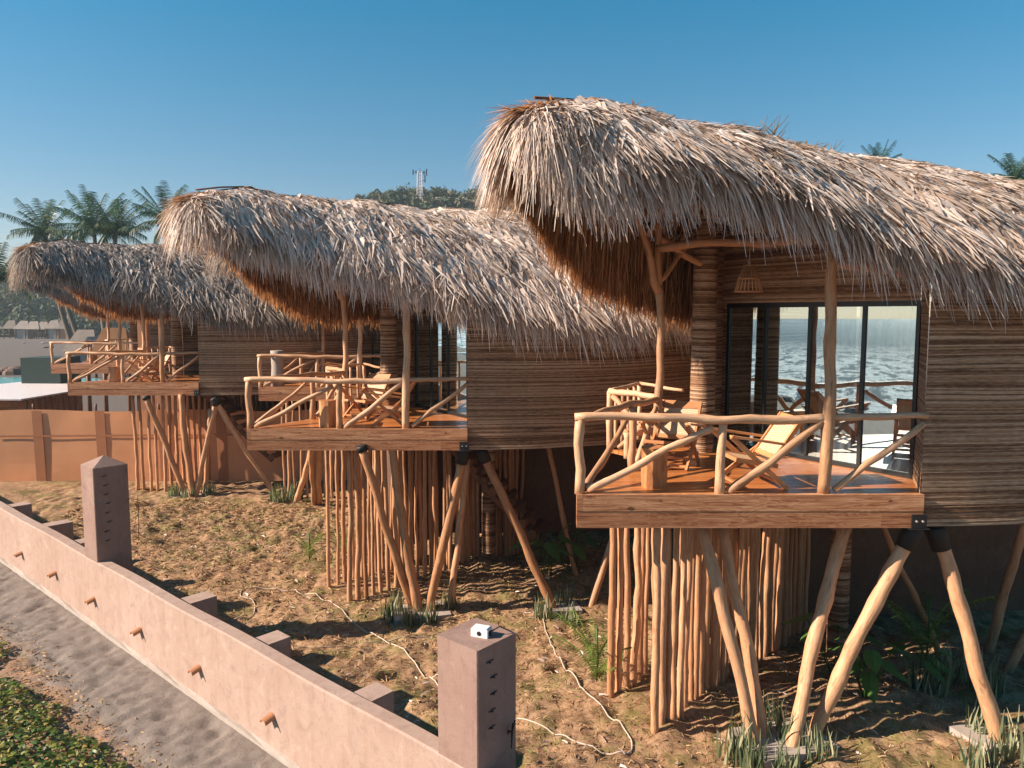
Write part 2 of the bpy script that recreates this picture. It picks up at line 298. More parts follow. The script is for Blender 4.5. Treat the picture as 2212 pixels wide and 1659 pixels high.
sd = t.mix(sd, lit, t.math('MULTIPLY', t.math('MULTIPLY', t.maprange(qn, -1.15, -1.45), t.math('MULTIPLY', t.maprange(qn, -6, -5), t.maprange(y, 20, 16))), t.maprange(n2, .42, .55, .35, 1)))
sd = t.mix(sd, (.62, .62, .64), t.maprange(y, 29, 40), 'MULTIPLY'); wet = t.maprange(q, -24, -27, 0, .6); sd = t.mix(sd, (.12, .10, .085), wet)
gm = t.math('MULTIPLY', t.maprange(q, 0, .1), t.maprange(y, 27.5, 28, 1, 0)); c = t.mix(sd, garden, gm)
t.bsdf(c, .95, t.bump(t.math('ADD', n2, t.math('MULTIPLY', n3, .6)), .6, .035), .1); M['ground'] = t.m
t = NT('sea_water'); ob = t.coord(); dp = t.n('ShaderNodeVectorMath', operation='DOT_PRODUCT'); t.l(ob, dp.inputs[0]); dp.inputs[1].default_value = (.66, .751, 0); q = dp.outputs['Value']
ml = t.mapping(ob, (1, 1, 1)); rot = t.n('ShaderNodeMapping'); t.l(ob, rot.inputs[0]); rot.inputs['Rotation'].default_value = (0, 0, math.radians(41.3)); rot.inputs['Scale'].default_value = (.06, .25, 1)
fo = t.noise(rot.outputs[0], 1.8, 7, .72, .6); fm = t.math('MULTIPLY', t.maprange(fo, .45, .50), t.maprange(q, -120, -55, 0, 1)); fine = t.noise(ob, .8, 5, .7)
fm = t.math('MULTIPLY', fm, t.maprange(fine, .35, .55, .3, 1)); c = t.mix((.008, .055, .09), (.9, .92, .92), fm)
wv = t.math('ADD', t.noise(rot.outputs[0], 3, 6, .7), t.math('MULTIPLY', t.noise(ob, 1.2, 5, .7), .4)); t.bsdf(c, t.maprange(fm, 0, 1, .3, .8), t.bump(wv, 1., 1.2), .18); [setattr(n.inputs['IOR'], 'default_value', 1.12) for n in t.t.nodes if n.type == 'BSDF_PRINCIPLED']; M['sea'] = t.m
M['pool'] = plain('turquoise_water', (.10, .42, .45), .1, .5, 0, .1, 1)
# ================================================================ BUNGALOW (local origin: front left deck corner, deck top)
TIP = np.array([-.70, -.80, 0.])
def uvp(u, v, z): p = TIP+u*U+v*V; return Vector((p[0], p[1], z))
COR = Vector((4.42, .03, 0)); JAMB = Vector((4.8, .92, 0)); GD = Vector((-.56, .83, 0)).normalized(); GL = 3.35; JEND = JAMB+GD*GL; COLP = Vector((2.35, 3.06, 0)); C_ = Vector((1.47, 2.3, 0)); MID = Vector((.92, 1.45, 0))
WALLP = [(4.42, .03), (5.1, .07), (5.8, .16), (6.8, .40), (8.0, .95), (9.4, 1.95), (10.6, 3.3), (11.5, 5.0), (11.6, 8)]
def reed_surface(name, path, z0, z1, mat, parent, closed=False, pitch=.0185, amp=.008, sag=.012):
    path = np.array(path, float); seg = np.linalg.norm(np.diff(path, axis=0), axis=1); s = np.concatenate([[0], np.cumsum(seg)])
    n = max(2, int(s[-1]/.12)) if not closed else 20
    if closed: ss = np.linspace(0, s[-1], n+1)
    else: ss = np.linspace(0, s[-1], n+1)
    X = np.interp(ss, s, path[:, 0]); Y = np.interp(ss, s, path[:, 1]); tx = np.gradient(X); ty = np.gradient(Y); L = np.hypot(tx, ty); nx, ny = ty/L, -tx/L
    nr = int((z1-z0)/pitch); zs = []; of = []; rid = []
    for i in range(nr):
        for k, o in ((0, 0), (.25, .8), (.5, 1.), (.75, .8)): zs.append(z0+(i+k)*pitch); of.append(o*amp*rng.uniform(.5, 1.3)); rid.append(i)
    zs = np.array(zs); of = np.array(of); m = len(zs)
    wav = sag*vn(ss[None, :]*.9+3, zs[:, None]*2.3)*2; Z = zs[:, None]+wav; O = of[:, None]*(1+.5*vn(ss[None, :]*3, zs[:, None]*37))+.012*vn(ss[None, :]*.8+7, zs[:, None]*1.1)
    v = np.stack([X[None, :]+nx[None, :]*O, Y[None, :]+ny[None, :]*O, np.clip(Z, z0, z1)], -1).reshape(-1, 3)
    i, j = np.meshgrid(np.arange(m-1), np.arange(n), indexing='ij'); a = i*(n+1)+j; f = np.stack([a, a+1, a+n+2, a+n+1], -1).reshape(-1, 4)
    rr = rng.random(nr+1); r = rr[np.array(rid)[i]].reshape(-1)
    me = npmesh(name, v, f, {'rnd': ('FACE', r)}, True); uvl = me.uv_layers.new(name='UVMap'); uu = np.tile(ss, m); vv = np.repeat(zs, n+1)
    li = f.reshape(-1); uvl.data.foreach_set('uv', np.stack([uu[li], vv[li]], 1).astype(np.float32).ravel()); return link(name, me, mat, parent)
def build_base():
    root = empty('stilt_bungalow')
    m = MB(); top = [(0, 0), (4.4, 0), (4.8, .9), tuple((JEND+GD*.4)[:2]), (2.55, 3.9), (1.45, 3.4), (.85, 3.25), (1.42, 2.32)]
    P = [Vector((x, y, 0)) for x, y in top]; D = [p-Vector((0, 0, .06)) for p in P]
    m.quad(P); m.quad(D[::-1])
    for i in range(len(P)): j = (i+1) % len(P); m.quad([D[i], D[j], P[j], P[i]])
    deck = m.build('deck_floor', M['deck'], root)
    # fascia: two courses of sawn boards, each 30 mm proud
    for (z0, z1, ins) in ((-.205, .012, 0.), (-.425, -.209, .006)):
        b = MB(); b.box((2.2, -.03+ins, (z0+z1)/2), (4.44, .06, z1-z0)); b.build('fascia_board', M['beam'], deck)
    b = MB(); b.beam((-.0, .01, -.2), (1.36, 2.32, -.2), .40, .05, (0, 0, 1)); b.build('fascia_board', M['beam'], deck)
    j = MB()
    for y in (.5, 1.3, 2.1, 2.9): j.beam((.2+y*.5, y, -.19), (4.6-y*.45, y, -.19), .12, .2)
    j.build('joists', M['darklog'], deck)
    pl = MB(); pl.box((4.36, -.075, -.33), (.19, .02, .17)); pl.box((4.36, -.06, -.43), (.26, .09, .015)); k = pl.build('corner_plate', M['steel'], root)
    for x in (4.32, 4.4): s = MB(); s.tube([(x, -.084, -.33), (x, -.105, -.33)], .014, 6); s.build('bolt', M['concrete'], k)
    # railing
    H = 1.0; r = MB(); r.log((-.05, .02, H), (3.22, .03, H-.02), .052, .058, .022, n=22)
    rail = r.build('railing', M['rail'], root)
    def sub(name, *a, **kw): b = MB(); b.log(*a, **kw); return b.build(name, M['rail'], rail)
    sub('top_rail', (3.15, .03, H+.0), (4.46, .03, H+.02), .045, .04, .012)
    sub('top_rail', (0, 0, H-.03), tuple(C_+Vector((0, 0, H-.03))), .045, .05, .03)
    sub('post', (0.02, .03, 0), (.02, .03, H-.02), .066, .06, .016)
    sub('post', (1.83, .03, 0), (1.85, .03, H-.06), .062, .055, .012)
    sub('post', tuple(MID), tuple(MID+Vector((0, 0, H-.05))), .055, .05, .012)
    sub('brace', (.12, .03, .06), (1.72, .03, H-.14), .048, .042, .016)
    sub('brace', (1.93, .03, .03), (3.12, .03, H-.07), .055, .05, .014)
    sub('brace', (3.3, .03, .05), (4.42, .03, H-.08), .045, .04, .012)
    sub('brace', (.08, .08, .05), tuple(MID+Vector((-.06, -.1, H-.15))), .045, .04, .014)
    sub('brace', tuple(MID+Vector((.05, .08, .05))), tuple(C_+Vector((-.06, -.1, H-.15))), .045, .04, .014)
    # landing rail
    B = Vector((.82, 3.25, 0)); Fp = Vector((1.5, 4.3, 0)); l = MB(); l.log(tuple(B+Vector((0, 0, H))), tuple(C_+Vector((0, 0, H))), .05, .05, .01); lr = l.build('landing_railing', M['rail'], root)
    def sub2(name, *a, **kw): b = MB(); b.log(*a, **kw); return b.build(name, M['rail'], lr)
    sub2('post', tuple(B), tuple(B+Vector((0, 0, H))), .05, .05, .014); sub2('post', tuple(Fp), tuple(Fp+Vector((0, 0, H+.02))), .045, .04)
    sub2('top_rail', tuple(B+Vector((0, 0, H+.02))), tuple(Fp+Vector((0, 0, H+.04))), .032, .03, .006); sub2('top_rail', tuple(Fp+Vector((0, 0, H+.04))), (2.1, 3.4, H), .032, .03, .006)
    sub2('brace', tuple(B+Vector((.05, -.05, H-.08))), (1.3, 2.55, .35), .048, .045); sub2('brace', tuple(C_+Vector((0, .05, H-.2))), (.95, 3.0, .08), .045, .04)
    for t in (.2, .42, .62, .82): p = B.lerp(Fp, t); sub2('baluster', tuple(p), tuple(p+Vector((0, 0, H))), .03, .03, .006)
    # bench of logs on the landing
    # tall posts and roof frame
    def fr(name, *a, mat='log', **kw): b = MB(); b.log(*a, **kw); return b.build(name, M[mat], root)
    fr('roof_post', (3.17, .05, 0), (3.2, .07, 3.1), .078, .066, bend=.024, mat='rail', seg=12)
    fr('roof_post', tuple(C_), tuple(C_+Vector((-.03, 0, 2.75))), .068, .055, bend=.016, mat='rail', seg=12)
    fork = C_+Vector((-.03, 0, 2.7))
    fr('roof_brace', tuple(fork+Vector((0, 0, -.06))), tuple(fork+Vector((-.45, -.3, 1.2))), .058, .045); fr('roof_brace', tuple(fork), tuple(fork+Vector((-.02, .05, 1.1))), .055, .045)
    fr('roof_brace', tuple(fork+Vector((0, 0, .1))), tuple(fork+Vector((.55, .5, .7))), .04, .035)
    fr('roof_beam', tuple(fork+Vector((-.05, 0, .62))), (3.4, 1.4, 3.4), .062, .058); fr('roof_beam', (3.15, .1, 2.95), (5.6, .3, 2.7), .055, .055); fr('roof_beam', (1.4, 2.4, 3.5), (2.35, 3.0, 3.1), .05, .05)
    th = np.linspace(0, 2*math.pi, 21); reed_surface('reed_column', [(COLP.x+.205*math.cos(a), COLP.y+.205*math.sin(a)) for a in -th], 0, 3.95, M['reed'], root, True, pitch=.035, amp=.012)
    reed_surface('reed_wall', WALLP, -.43, 2.48, M['reed'], root)
    reed_surface('reed_jamb', [tuple(JAMB[:2]), tuple(COR[:2])], -.43, 2.48, M['reed'], root)
    lp = [tuple((JEND+GD*.35+Vector((-.03, -.02, 0)))[:2]), tuple((JAMB+Vector((-.03, -.02, 0)))[:2])]
    reed_surface('reed_lintel', lp, 2.5, 3.75, M['reed'], root, pitch=.035)
    q = COLP+Vector((.12, .25, 0)); reed_surface('reed_wall', [(q.x+.66*8, q.y+.75*8), (q.x, q.y)], 0, 3.75, M['reed'], root)
    q2 = JEND+GD*.02; reed_surface('reed_wall', [(q.x, q.y), tuple((JEND+GD*.35)[:2]), tuple(q2[:2])], 0, 2.5, M['reed'], root)
    sun_block_wall = MB(); a0 = Vector((q.x, q.y, 0)); sun_block_wall.beam((a0.x-.2, a0.y-.0, -1.8), (a0.x+.66*9, a0.y+.75*9, -1.8), 3.5, .2, (0, 0, 1)); sun_block_wall.build('base_or_sun_block_wall', M['underwall'], root)  # side wall added to keep the sun out from under the house
    # interior
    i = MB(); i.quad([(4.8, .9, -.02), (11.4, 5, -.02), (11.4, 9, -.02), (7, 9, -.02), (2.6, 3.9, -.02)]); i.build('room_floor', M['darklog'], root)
    # sliding doors
    f = MB(); z1 = 2.5; nrm = Vector((GD.y, -GD.x, 0))*-1
    sd = Vector((-GD.y, GD.x, 0))
    def bar(a, b, za, zb, w=.06, t=.07): f.beam(tuple(JAMB+GD*a+Vector((0, 0, za))), tuple(JAMB+GD*b+Vector((0, 0, zb))), t, w, tuple(sd))
    bar(0, GL, .035, .035); bar(0, GL, z1-.04, z1-.04, .08)
    cuts = [0.03, .82, 1.72, 2.55, GL-.03]
    for c in cuts: bar(c, c, .07, z1-.08, .055, .055)
    frame = f.build('sliding_door', M['black'], root)
    for a, b in zip(cuts[:-1], cuts[1:]):
        g = MB(); p0 = JAMB+GD*(a+.03); p1 = JAMB+GD*(b-.03); g.quad([p0+Vector((0, 0, .07)), p1+Vector((0, 0, .07)), p1+Vector((0, 0, z1-.08)), p0+Vector((0, 0, z1-.08))]); g.build('glass_pane', M['glass'], frame)
    inn = Vector((GD.y, -GD.x, 0)); inn = inn if inn.x > 0 else -inn
    for a, b in ((.0, 1.0), (1.05, 1.62)):
        n = int((b-a)/.02); c = MB(); ph = random.random()*6
        for i2 in range(n):
            pts = []
            for s_ in (i2, i2+1):
                w = a+(b-a)*s_/n; pts.append(JAMB+GD*w+inn*(.16+.03*math.sin(w*42+ph)+.012*math.sin(w*91)))
            c.quad([pts[0]+Vector((0, 0, .02)), pts[1]+Vector((0, 0, .02)), pts[1]+Vector((0, 0, 2.45)), pts[0]+Vector((0, 0, 2.45))], None, True)
        c.build('sheer_curtain', M['curtain'], root)
    c = MB()
    for i2 in range(14): w = 2.6+i2*.055; p = JAMB+GD*w+inn*(.1+.02*math.sin(i2*2.1)); c.tube([p+Vector((0, 0, .02)), p+Vector((0, 0, 2.45))], .026, 6)
    c.build('cane_screen', M['darklog'], root)
    return root
def roof(root, mats, near_v, near_z, far_v, far_z, zr, n_top, n_fringe, umax=14.5, fr_len=(.5, .95), seed=1, ff=.8, lining=True, bl=(.38, .8), bw=(.017, .040)):
    r = np.random.default_rng(seed)
    def st(a): a = np.array(a); return lambda u: np.interp(u, a[:, 0], a[:, 1])
    nv, nz, fv, fz, zrf = st(near_v), st(near_z), st(far_v), st(far_z), st(zr)
    pw = 1.9
    def S(u, t, side, lift=0.):
        u = np.asarray(u, float); ve = np.where(side > 0, nv(u), -fv(u)); ze = np.where(side > 0, nz(u), fz(u)); R = zrf(u)
        z = R-(R-ze)*np.power(np.clip(t, 0, 1.3), pw)+.02*np.sin(u*2.1+t*3)+.02*np.sin(u*5.3+1)+np.clip(np.abs(ve)/3, 0, 1)*(.16*vn(u*1.7+seed, t*4.1)+.07*vn(u*4.3, t*7+seed))
        return TIP+u[..., None]*U+(ve*t)[..., None]*V+np.stack([0*z, 0*z, z+lift], -1)
    def frame(u, t, side):
        e = .02; P = S(u, t, side); dt = unit(S(u, t+e, side)-P); du = unit(S(u+e, t, side)-P); N = unit(np.cross(du, dt)); N = N*np.sign(N[:, 2:3]+1e-6); return P, dt, du, N
    # underlay shell
    us = np.concatenate([np.linspace(.0, 3, 16), np.linspace(3.4, umax, 24)]); ts = np.linspace(0, 1, 11); vs = []; nu = len(us)
    for side in (1, -1):
        for t in ts: vs.append(S(us, np.full(nu, t), np.full(nu, side), -.10))
    v = np.concatenate(vs); fs = []
    for sidx in range(2):
        for a in range(10):
            for b in range(nu-1): o = (sidx*11+a)*nu+b; fs.append((o, o+1, o+nu+1, o+nu))
    th_me = npmesh('thatched_roof', v, np.array(fs), None, True); body = link('thatched_roof', th_me, mats['under'], root)
    # weight of u by area: sample u in proportion to slope length
    def sample_u(n, side, umin=0.):
        g = np.linspace(umin, umax, 200); w = (nv(g) if side > 0 else fv(g))+1.0; c = np.cumsum(w); c = c/c[-1]; return np.interp(r.random(n), c, g)
    parts = []
    for side, n in ((1, n_top), (-1, int(n_top*.32))):
        ncl = n//9; u = sample_u(ncl, side, .05); t = r.random(ncl)**.9; t = np.where(r.random(ncl) < .5, np.floor(t*10)/10+r.normal(0, .012, ncl)+.02*np.sin(u*3), t); u = np.repeat(u, 9); t = np.repeat(t, 9); yaw = np.repeat(r.normal(0, .30, ncl), 9)+r.normal(0, .16, ncl*9)
        u = np.clip(u+r.normal(0, .11, len(u)), .0, umax); t = np.clip(t+r.normal(0, .018, len(u)), 0, 1); sd = np.full(len(u), side)
        P, dt, du, N = frame(u, t, sd); stray = np.where(r.random(len(u)) < .04, r.normal(0, .6, len(u)), 0); yaw = yaw+stray
        D = dt*np.cos(yaw)[:, None]+du*np.sin(yaw)[:, None]+N*r.uniform(-.03, .11, len(u))[:, None]*(.3+.7*t[:, None])
        D[:, :2] += -U[:2]*.0
        P = P+N*r.uniform(-.07, .05, len(u))[:, None]
        parts.append(blades(P, D, N, r.uniform(*bl, len(u))*(.62+.38*t), r.uniform(*bw, len(u))*r.choice([1., 1.2, 1.6], len(u)), r.uniform(.02, .2, len(u)), r.uniform(-.02, .06, len(u)), 3, .55, .78, r, .045))
    # eave fringes, near side (three courses)
    for t0, n, dn, ll in ((.80, n_fringe, .7, fr_len), (.9, n_fringe, 1., fr_len), (.99, int(n_fringe*1.2), 1.3, fr_len)):
        ncl = n//7; u = np.repeat(r.uniform(.05, umax, ncl), 7)+r.normal(0, .06, ncl*7); u = np.clip(u, 0, umax); t = t0+r.uniform(-.06, .03, len(u)); P, dt, du, N = frame(u, t, np.full(len(u), 1))
        yaw = (np.repeat(r.normal(0, .16, ncl), 7)+r.normal(0, .10, len(u)))[:, None]; D = unit(dt+np.array([0, 0, -dn])*r.uniform(.6, 1.2, len(u))[:, None]+du*yaw*1.2)
        Nh = unit(N-D*(N*D).sum(1, keepdims=True)); L = np.repeat(r.uniform(*ll, ncl), 7)*r.uniform(.7, 1.12, len(u)); parts.append(blades(P, D, Nh, L, r.uniform(bw[0], bw[1]*1.05, len(u)), r.uniform(.05, .3, len(u)), .02, 3, .7, .85, r, .10))
    n = int(n_fringe*.45); u = r.uniform(.1, 9, n); P, dt, du, N = frame(u, r.uniform(.1, .95, n), np.full(n, 1)); P = P+N*r.uniform(.0, .1, n)[:, None]
    parts.append(blades(P, dt+np.array([0, 0, -.5])+du*r.normal(0, .3, n)[:, None], N, r.uniform(.5, .95, n), r.uniform(.045, .085, n), r.uniform(.1, .3, n), .06, 4, .6, .92, r, .12))
    # nose: fronds bent forwards over the tip, then hanging as a curtain
    n = int(n_fringe*.5); a = r.uniform(-1.45, 1.45, n); base = S(r.uniform(0.0, .8, n), r.uniform(0, .5, n), np.where(a > 0, 1, -1)); Dn = -U[None]*np.cos(a)[:, None]+V[None]*np.sin(a)[:, None]+np.array([0, 0, 1.])*r.uniform(-.8, .02, n)[:, None]
    parts.append(blades(base, Dn, np.array([[0, 0, 1.]]).repeat(n, 0)+0*Dn, r.uniform(.25, .7, n), r.uniform(.015, .035, n), r.uniform(.3, 1.5, n), .05, 4, .5, .9, r, .12))
    bladeobj('thatch_leaves', join(*parts), mats['top'], body)
    n = 340; yw = r.normal(0, .42, n)[:, None]; P = S(r.uniform(.0, .8, n), r.uniform(0, .22, n), np.where(r.random(n) < .5, 1, -1)); parts = [blades(P, -U[None]*np.cos(yw)+V[None]*np.sin(yw)+np.array([0, 0, 1.])*r.uniform(-.22, .06, n)[:, None], np.array([[0, 0, 1.]]).repeat(n, 0), r.uniform(.35, .72, n), r.uniform(.014, .03, n), r.uniform(.05, .3, n), .02, 4, .5, .9, r, .06)]
    bladeobj('nose_fronds', join(*parts), mats['brown'], body)
    # ridge cap
    n = n_fringe//2; u = r.uniform(.3, umax, n); sd = np.where(r.random(n) < .6, 1, -1); P, dt, du, N = frame(u, np.full(n, .0), sd); P = P+np.array([0, 0, .03]); yw = r.normal(0, .5, n)[:, None]
    bladeobj('ridge_thatch', blades(P-dt*.12, dt*.9+du*yw*.7, N, r.uniform(.35, .6, n), r.uniform(.04, .075, n), .35, .04, 3, .4, .7, r, .04), mats['cap'], body)
    for a, b in ((.35, 3.2), (3.4, 8.4), (8.2, umax)):
        pts = [tuple(S(np.array([u]), np.array([.06]), np.array([1]), .06+.01*math.sin(u*3))[0]) for u in np.linspace(a, b, 9)]; m = MB(); m.tube(pts, .013, 6); m.build('ridge_cable', M['steel'], body)
    a = S(np.array([.15]), np.array([0.]), np.array([1]), .16)[0]; b = S(np.array([1.15]), np.array([0.]), np.array([1]), .05)[0]; m = MB(); m.tube([tuple(a), tuple((a+b)/2+np.array([0, 0, .02])), tuple(b)], .018, 6); m.build('ridge_stick', M['darklog'], body)
    # brown hanging fronds: far side curtain + inside of the near side
    parts = []
    for t0, n, dn in ((.975, n_fringe, 3.), (.99, int(n_fringe*1.3), 3.6)):
        ncl = n//7; u = np.repeat(r.uniform(.15, min(umax, 10.5), ncl), 7)+r.normal(0, .07, ncl*7); t = t0+r.uniform(-.1, .04, len(u)); P, dt, du, N = frame(u, t, np.full(len(u), -1)); P = P-N*r.uniform(.06, .16, len(u))[:, None]
        yaw = (np.repeat(r.normal(0, .16, ncl), 7)+r.normal(0, .08, len(u)))[:, None]; D = unit(dt*.6+np.array([0, 0, -dn])+du*yaw); Nh = unit(N-D*(N*D).sum(1, keepdims=True))
        parts.append(blades(P, D, Nh, np.interp(u, [0, 1, 2, 3.5, 5, 7, 10], [.35, .5, .88, 1.0, .82, .6, .5])*ff*np.repeat(r.uniform(.62, 1.08, ncl), 7)*r.uniform(.75, 1.1, len(u)), r.uniform(.02, .045, len(u)), .1, .0, 3, .7, .85, r, .07))
    bladeobj('hanging_fronds', join(*parts), mats['brown'], body)
    if lining:
        parts = []
        for side in (1, -1):   # leaf lining seen from below: herringbone rows
            n = 2600; u = np.round(r.uniform(.4, 8.5, n)/.045)*.045; row = np.floor(r.random(n)*9)/9; t = row+.03; P, dt, du, N = frame(u, t, np.full(n, side)); P = P-N*.13
            parts.append(blades(P, unit(du*.9+dt*.8), -N, .26, .035, .0, -.12, 2, .3, .6, r, 0))
        bladeobj('leaf_lining', join(*parts), mats['brown'], body)
        for k, u in enumerate(np.arange(.8, 9, .95)):
            for side in (1, -1):
                P = [tuple(S(np.array([u+.25*side*0]), np.array([t]), np.array([side]), -.26)[0]) for t in np.linspace(0, 1.0, 6)]; m = MB(); m.tube(P, .045, 7); m.build('rafter', M['log'], body)
        for t in (.22, .42, .62, .82):
            for side in (1, -1):
                P = [tuple(S(np.array([u]), np.array([t]), np.array([side]), -.2)[0]) for u in np.linspace(.4, 9, 14)]; m = MB(); m.tube(P, .032, 6); m.build('purlin', M['log'], body)
    P = [tuple(S(np.array([u]), np.array([0.]), np.array([1]), -.2)[0]) for u in np.linspace(.1, umax, 12)]; m = MB(); m.tube(P, .06, 8); m.build('ridge_pole', M['log'], body)
    return body
def leg(root, org, top, bot, r0, r1, sleeve=None, mat='log', name='support_leg'):
    """top, bot are world points; leg is stored in the bungalow's frame"""
    t = Vector(top)-org; b = Vector(bot)-org; m = MB(); m.log(tuple(b), tuple(t), r0*.88, r1*.9, .014, 12, n=16); o = m.build(name, M[mat], root)
    if sleeve:
        d = (b-t).normalized(); a = t-d*.05; s = MB(); s.tube([tuple(a), tuple(a+d*.04), tuple(a+d*sleeve)], [r1*1.1, r1*1.3, r1*1.2], 12); s.build('metal_sleeve', M['rubber'], o)
    return o
# ================================================================ PLACE
LOW = False
ORG = {1: Vector((.85, 9.47, DZ)), 2: Vector((-5.32, 15.0, DZ)), 3: Vector((-15.04, 25.35, DZ)), 4: Vector((-8.02, 23.72, DZ)), 5: Vector((-21.46, 34.91, DZ))}
b1 = build_base(); B = {1: b1}
for k in (2, 3, 4, 5): B[k] = copy_tree(b1)
for k, o in B.items(): o.location = ORG[k]
GB = 'thatched stilt bungalows'
tag(B[1], 'nearest thatched bungalow on log stilts, with glass doors and a hanging wicker lamp', 'bungalow', GB)
tag(B[2], 'middle thatched stilt bungalow with a long pale roof, tree stump table on its terrace', 'bungalow', GB)
tag(B[3], 'grey thatched stilt bungalow at the left, standing behind the ochre cloth fence', 'bungalow', GB)
tag(B[4], 'stilt bungalow mostly hidden behind the middle one, pale stone pedestal on its terrace', 'bungalow', GB)
tag(B[5], 'farthest stilt bungalow, its small terrace beside the beach and leaning palm trunks', 'bungalow', GB)
matsA = dict(under=M['underlay'], top=M['thatch'], cap=M['thatch'], brown=M['brown']); matsB = dict(under=M['underlay'], top=M['thatchgrey'], cap=M['thatchgrey'], brown=M['brown'])
nvv = [(0, .34), (.4, .72), (1, 1.08), (2, 1.75), (3.5, 3.1), (5, 4.35), (6.5, 5.4), (9, 6.5), (12, 6.6), (15, 5)]
fvv = [(0, .3), (.4, .6), (1, .92), (2, 1.25), (3.5, 1.55), (5, 1.5), (7, 1.3), (15, 1.3)]
roof(B[1], matsA, nvv, [(0, 4.15), (.8, 4.3), (2, 4.1), (3.5, 3.45), (5, 3.05), (6.5, 2.85), (15, 2.65)], fvv, [(0, 4.15), (1, 4.2), (2, 4.1), (3.5, 3.7), (5, 3.15), (7, 2.6), (15, 2.5)],
     [(0, 4.5), (.4, 4.68), (.9, 4.82), (1.6, 4.86), (2.4, 4.86), (4, 4.9), (6, 4.95), (9, 5.2), (15, 5.85)], 100000, 8500, seed=3, ff=1.0)
rb2 = roof(B[2], matsA, nvv, [(0, 4.3), (.8, 4.05), (2, 3.6), (3.5, 3.0), (5, 2.5), (6.5, 2.45), (15, 2.4)], fvv, [(0, 4.2), (1, 4.1), (2, 3.6), (3.5, 2.95), (5, 2.8), (7, 2.5), (15, 2.4)],
     [(0, 4.38), (.5, 4.6), (1.2, 4.7), (3, 4.7), (6, 4.8), (9, 4.95), (15, 5.1)], 80000, 7500, seed=5, lining=False)
rb3 = copy_tree(rb2, B[3]); lf = [c for c in rb3.children if c.name.startswith('thatch_leaves')][0]; lf.data = lf.data.copy(); lf.data.materials[0] = M['thatchgrey']; greymesh = lf.data
for k in (4, 5):
    rk = copy_tree(rb2, B[k])
    for c in rk.children:
        if c.name.startswith('thatch_leaves'): c.data = greymesh
reed_surface('reed_wall', [(x+.004, y-.006) for x, y in WALLP], 2.40, 2.9, M['reed'], B[1]); reed_surface('reed_jamb', [(4.794, .92), (4.414, .026)], 2.40, 2.9, M['reed'], B[1])
# individual legs
def P2(x, y, Y): return onY(x, y, Y)
def ground(x, y, e=.0): return Vector((x, y, float(zg0(x, y))-e))
def gpt(x, y):   # ground point seen at V pixel, iterating on the terrain height
    z = 0.
    for _ in range(6): p = onz(x, y, z); z = float(zg0(p.x, p.y))
    return Vector((p.x, p.y, z))
def legs(k, base, specs, top_y):
    o = ORG[k]
    for (tx, ty, bx, by, ytop, ybot, r0, r1, sl, ext) in specs:
        bt = onY(bx, by, ybot if ybot else gpt(bx, by).y); tp = onY(tx, ty, ytop); d = tp-bt; tp2 = bt+d*ext; bt = bt-d.normalized()*.25
        leg(B[k], o, tp2, bt, r0, r1, sl)
legs(1, None, [(1522, 1160, 1638, 1640, 9.9, 9.35, .095, .085, None, 1.06), (1566, 1160, 1655, 1645, 10.2, 9.5, .10, .085, None, 1.06), (1822, 1152, 1702, 1640, 10.2, 9.3, .105, .095, None, 1.05),
               (1974, 1143, 1742, 1612, 9.62, 9.6, .10, .10, .33, 1.0), (2020, 1143, 2182, 1660, 9.75, 9.4, .11, .10, .33, 1.0)], 0)
legs(1, None, [(1915, 1150, 2030, 1420, 12.5, 12.7, .06, .05, None, 1.1), (2205, 1160, 2130, 1440, 12.3, 12.9, .09, .08, None, 1.1), (2260, 1300, 2160, 1490, 11.5, 11.9, .08, .07, None, 1.5)], 0)
legs(2, None, [(785, 978, 892, 1320, 14.9, 0, .10, .09, .12, 1.03), (848, 975, 905, 1325, 15.1, 0, .11, .09, None, 1.05), (1000, 985, 925, 1325, 15.2, 0, .11, .10, .32, 1.03), (1045, 985, 1200, 1320, 15.4, 0, .10, .095, .3, 1.03)], 0)
legs(2, None, [(1185, 970, 1255, 1290, 17.5, 17.2, .07, .06, None, 1.1), (1330, 1130, 1275, 1320, 15.9, 15.4, .09, .08, None, 1.5), (1010, 1000, 975, 1290, 15.9, 15.4, .08, .07, None, 1.03)], 0)
legs(3, None, [(318, 865, 402, 1070, 25.2, 0, .11, .10, .12, 1.03), (392, 858, 415, 1075, 25.2, 0, .13, .11, None, 1.03), (466, 868, 422, 1075, 25.4, 0, .10, .10, .3, 1.03), (455, 900, 440, 1070, 25.6, 0, .08, .08, None, 1.1), (466, 868, 590, 1062, 25.4, 0, .11, .10, .3, 1.03)], 0)
legs(4, None, [(668, 985, 640, 1085, 23.6, 0, .10, .10, None, 1.2), (673, 975, 678, 1092, 21.8, 0, .09, .09, None, 1.1), (688, 975, 690, 1092, 21.9, 0, .10, .1, None, 1.1)], 0)
def child_box(k, name, c, d, mat, rz=0):
    m = MB(); m.box((0, 0, 0), d); o = m.build(name, mat, B[k]); o.location = Vector(c)-ORG[k]; o.rotation_euler = (0, 0, rz); return o
child_box(1, 'leg_footing', (3.6, 9.5, .02), (1.15, .8, .16), M['concrete'], .3); child_box(1, 'leg_footing', (6.35, 9.6, .02), (.6, .6, .16), M['concrete'], .3)
child_box(2, 'leg_footing', (*gpt(908, 1325)[:2], gpt(908, 1325).z), (1.15, .8, .14), M['concrete'], .3); child_box(2, 'leg_footing', (*gpt(1215, 1318)[:2], gpt(1215, 1318).z), (.7, .6, .18), M['concrete'], .2)
child_box(3, 'leg_footing', (*gpt(415, 1070)[:2], gpt(415, 1070).z), (1.3, .8, .14), M['concrete'], .3)
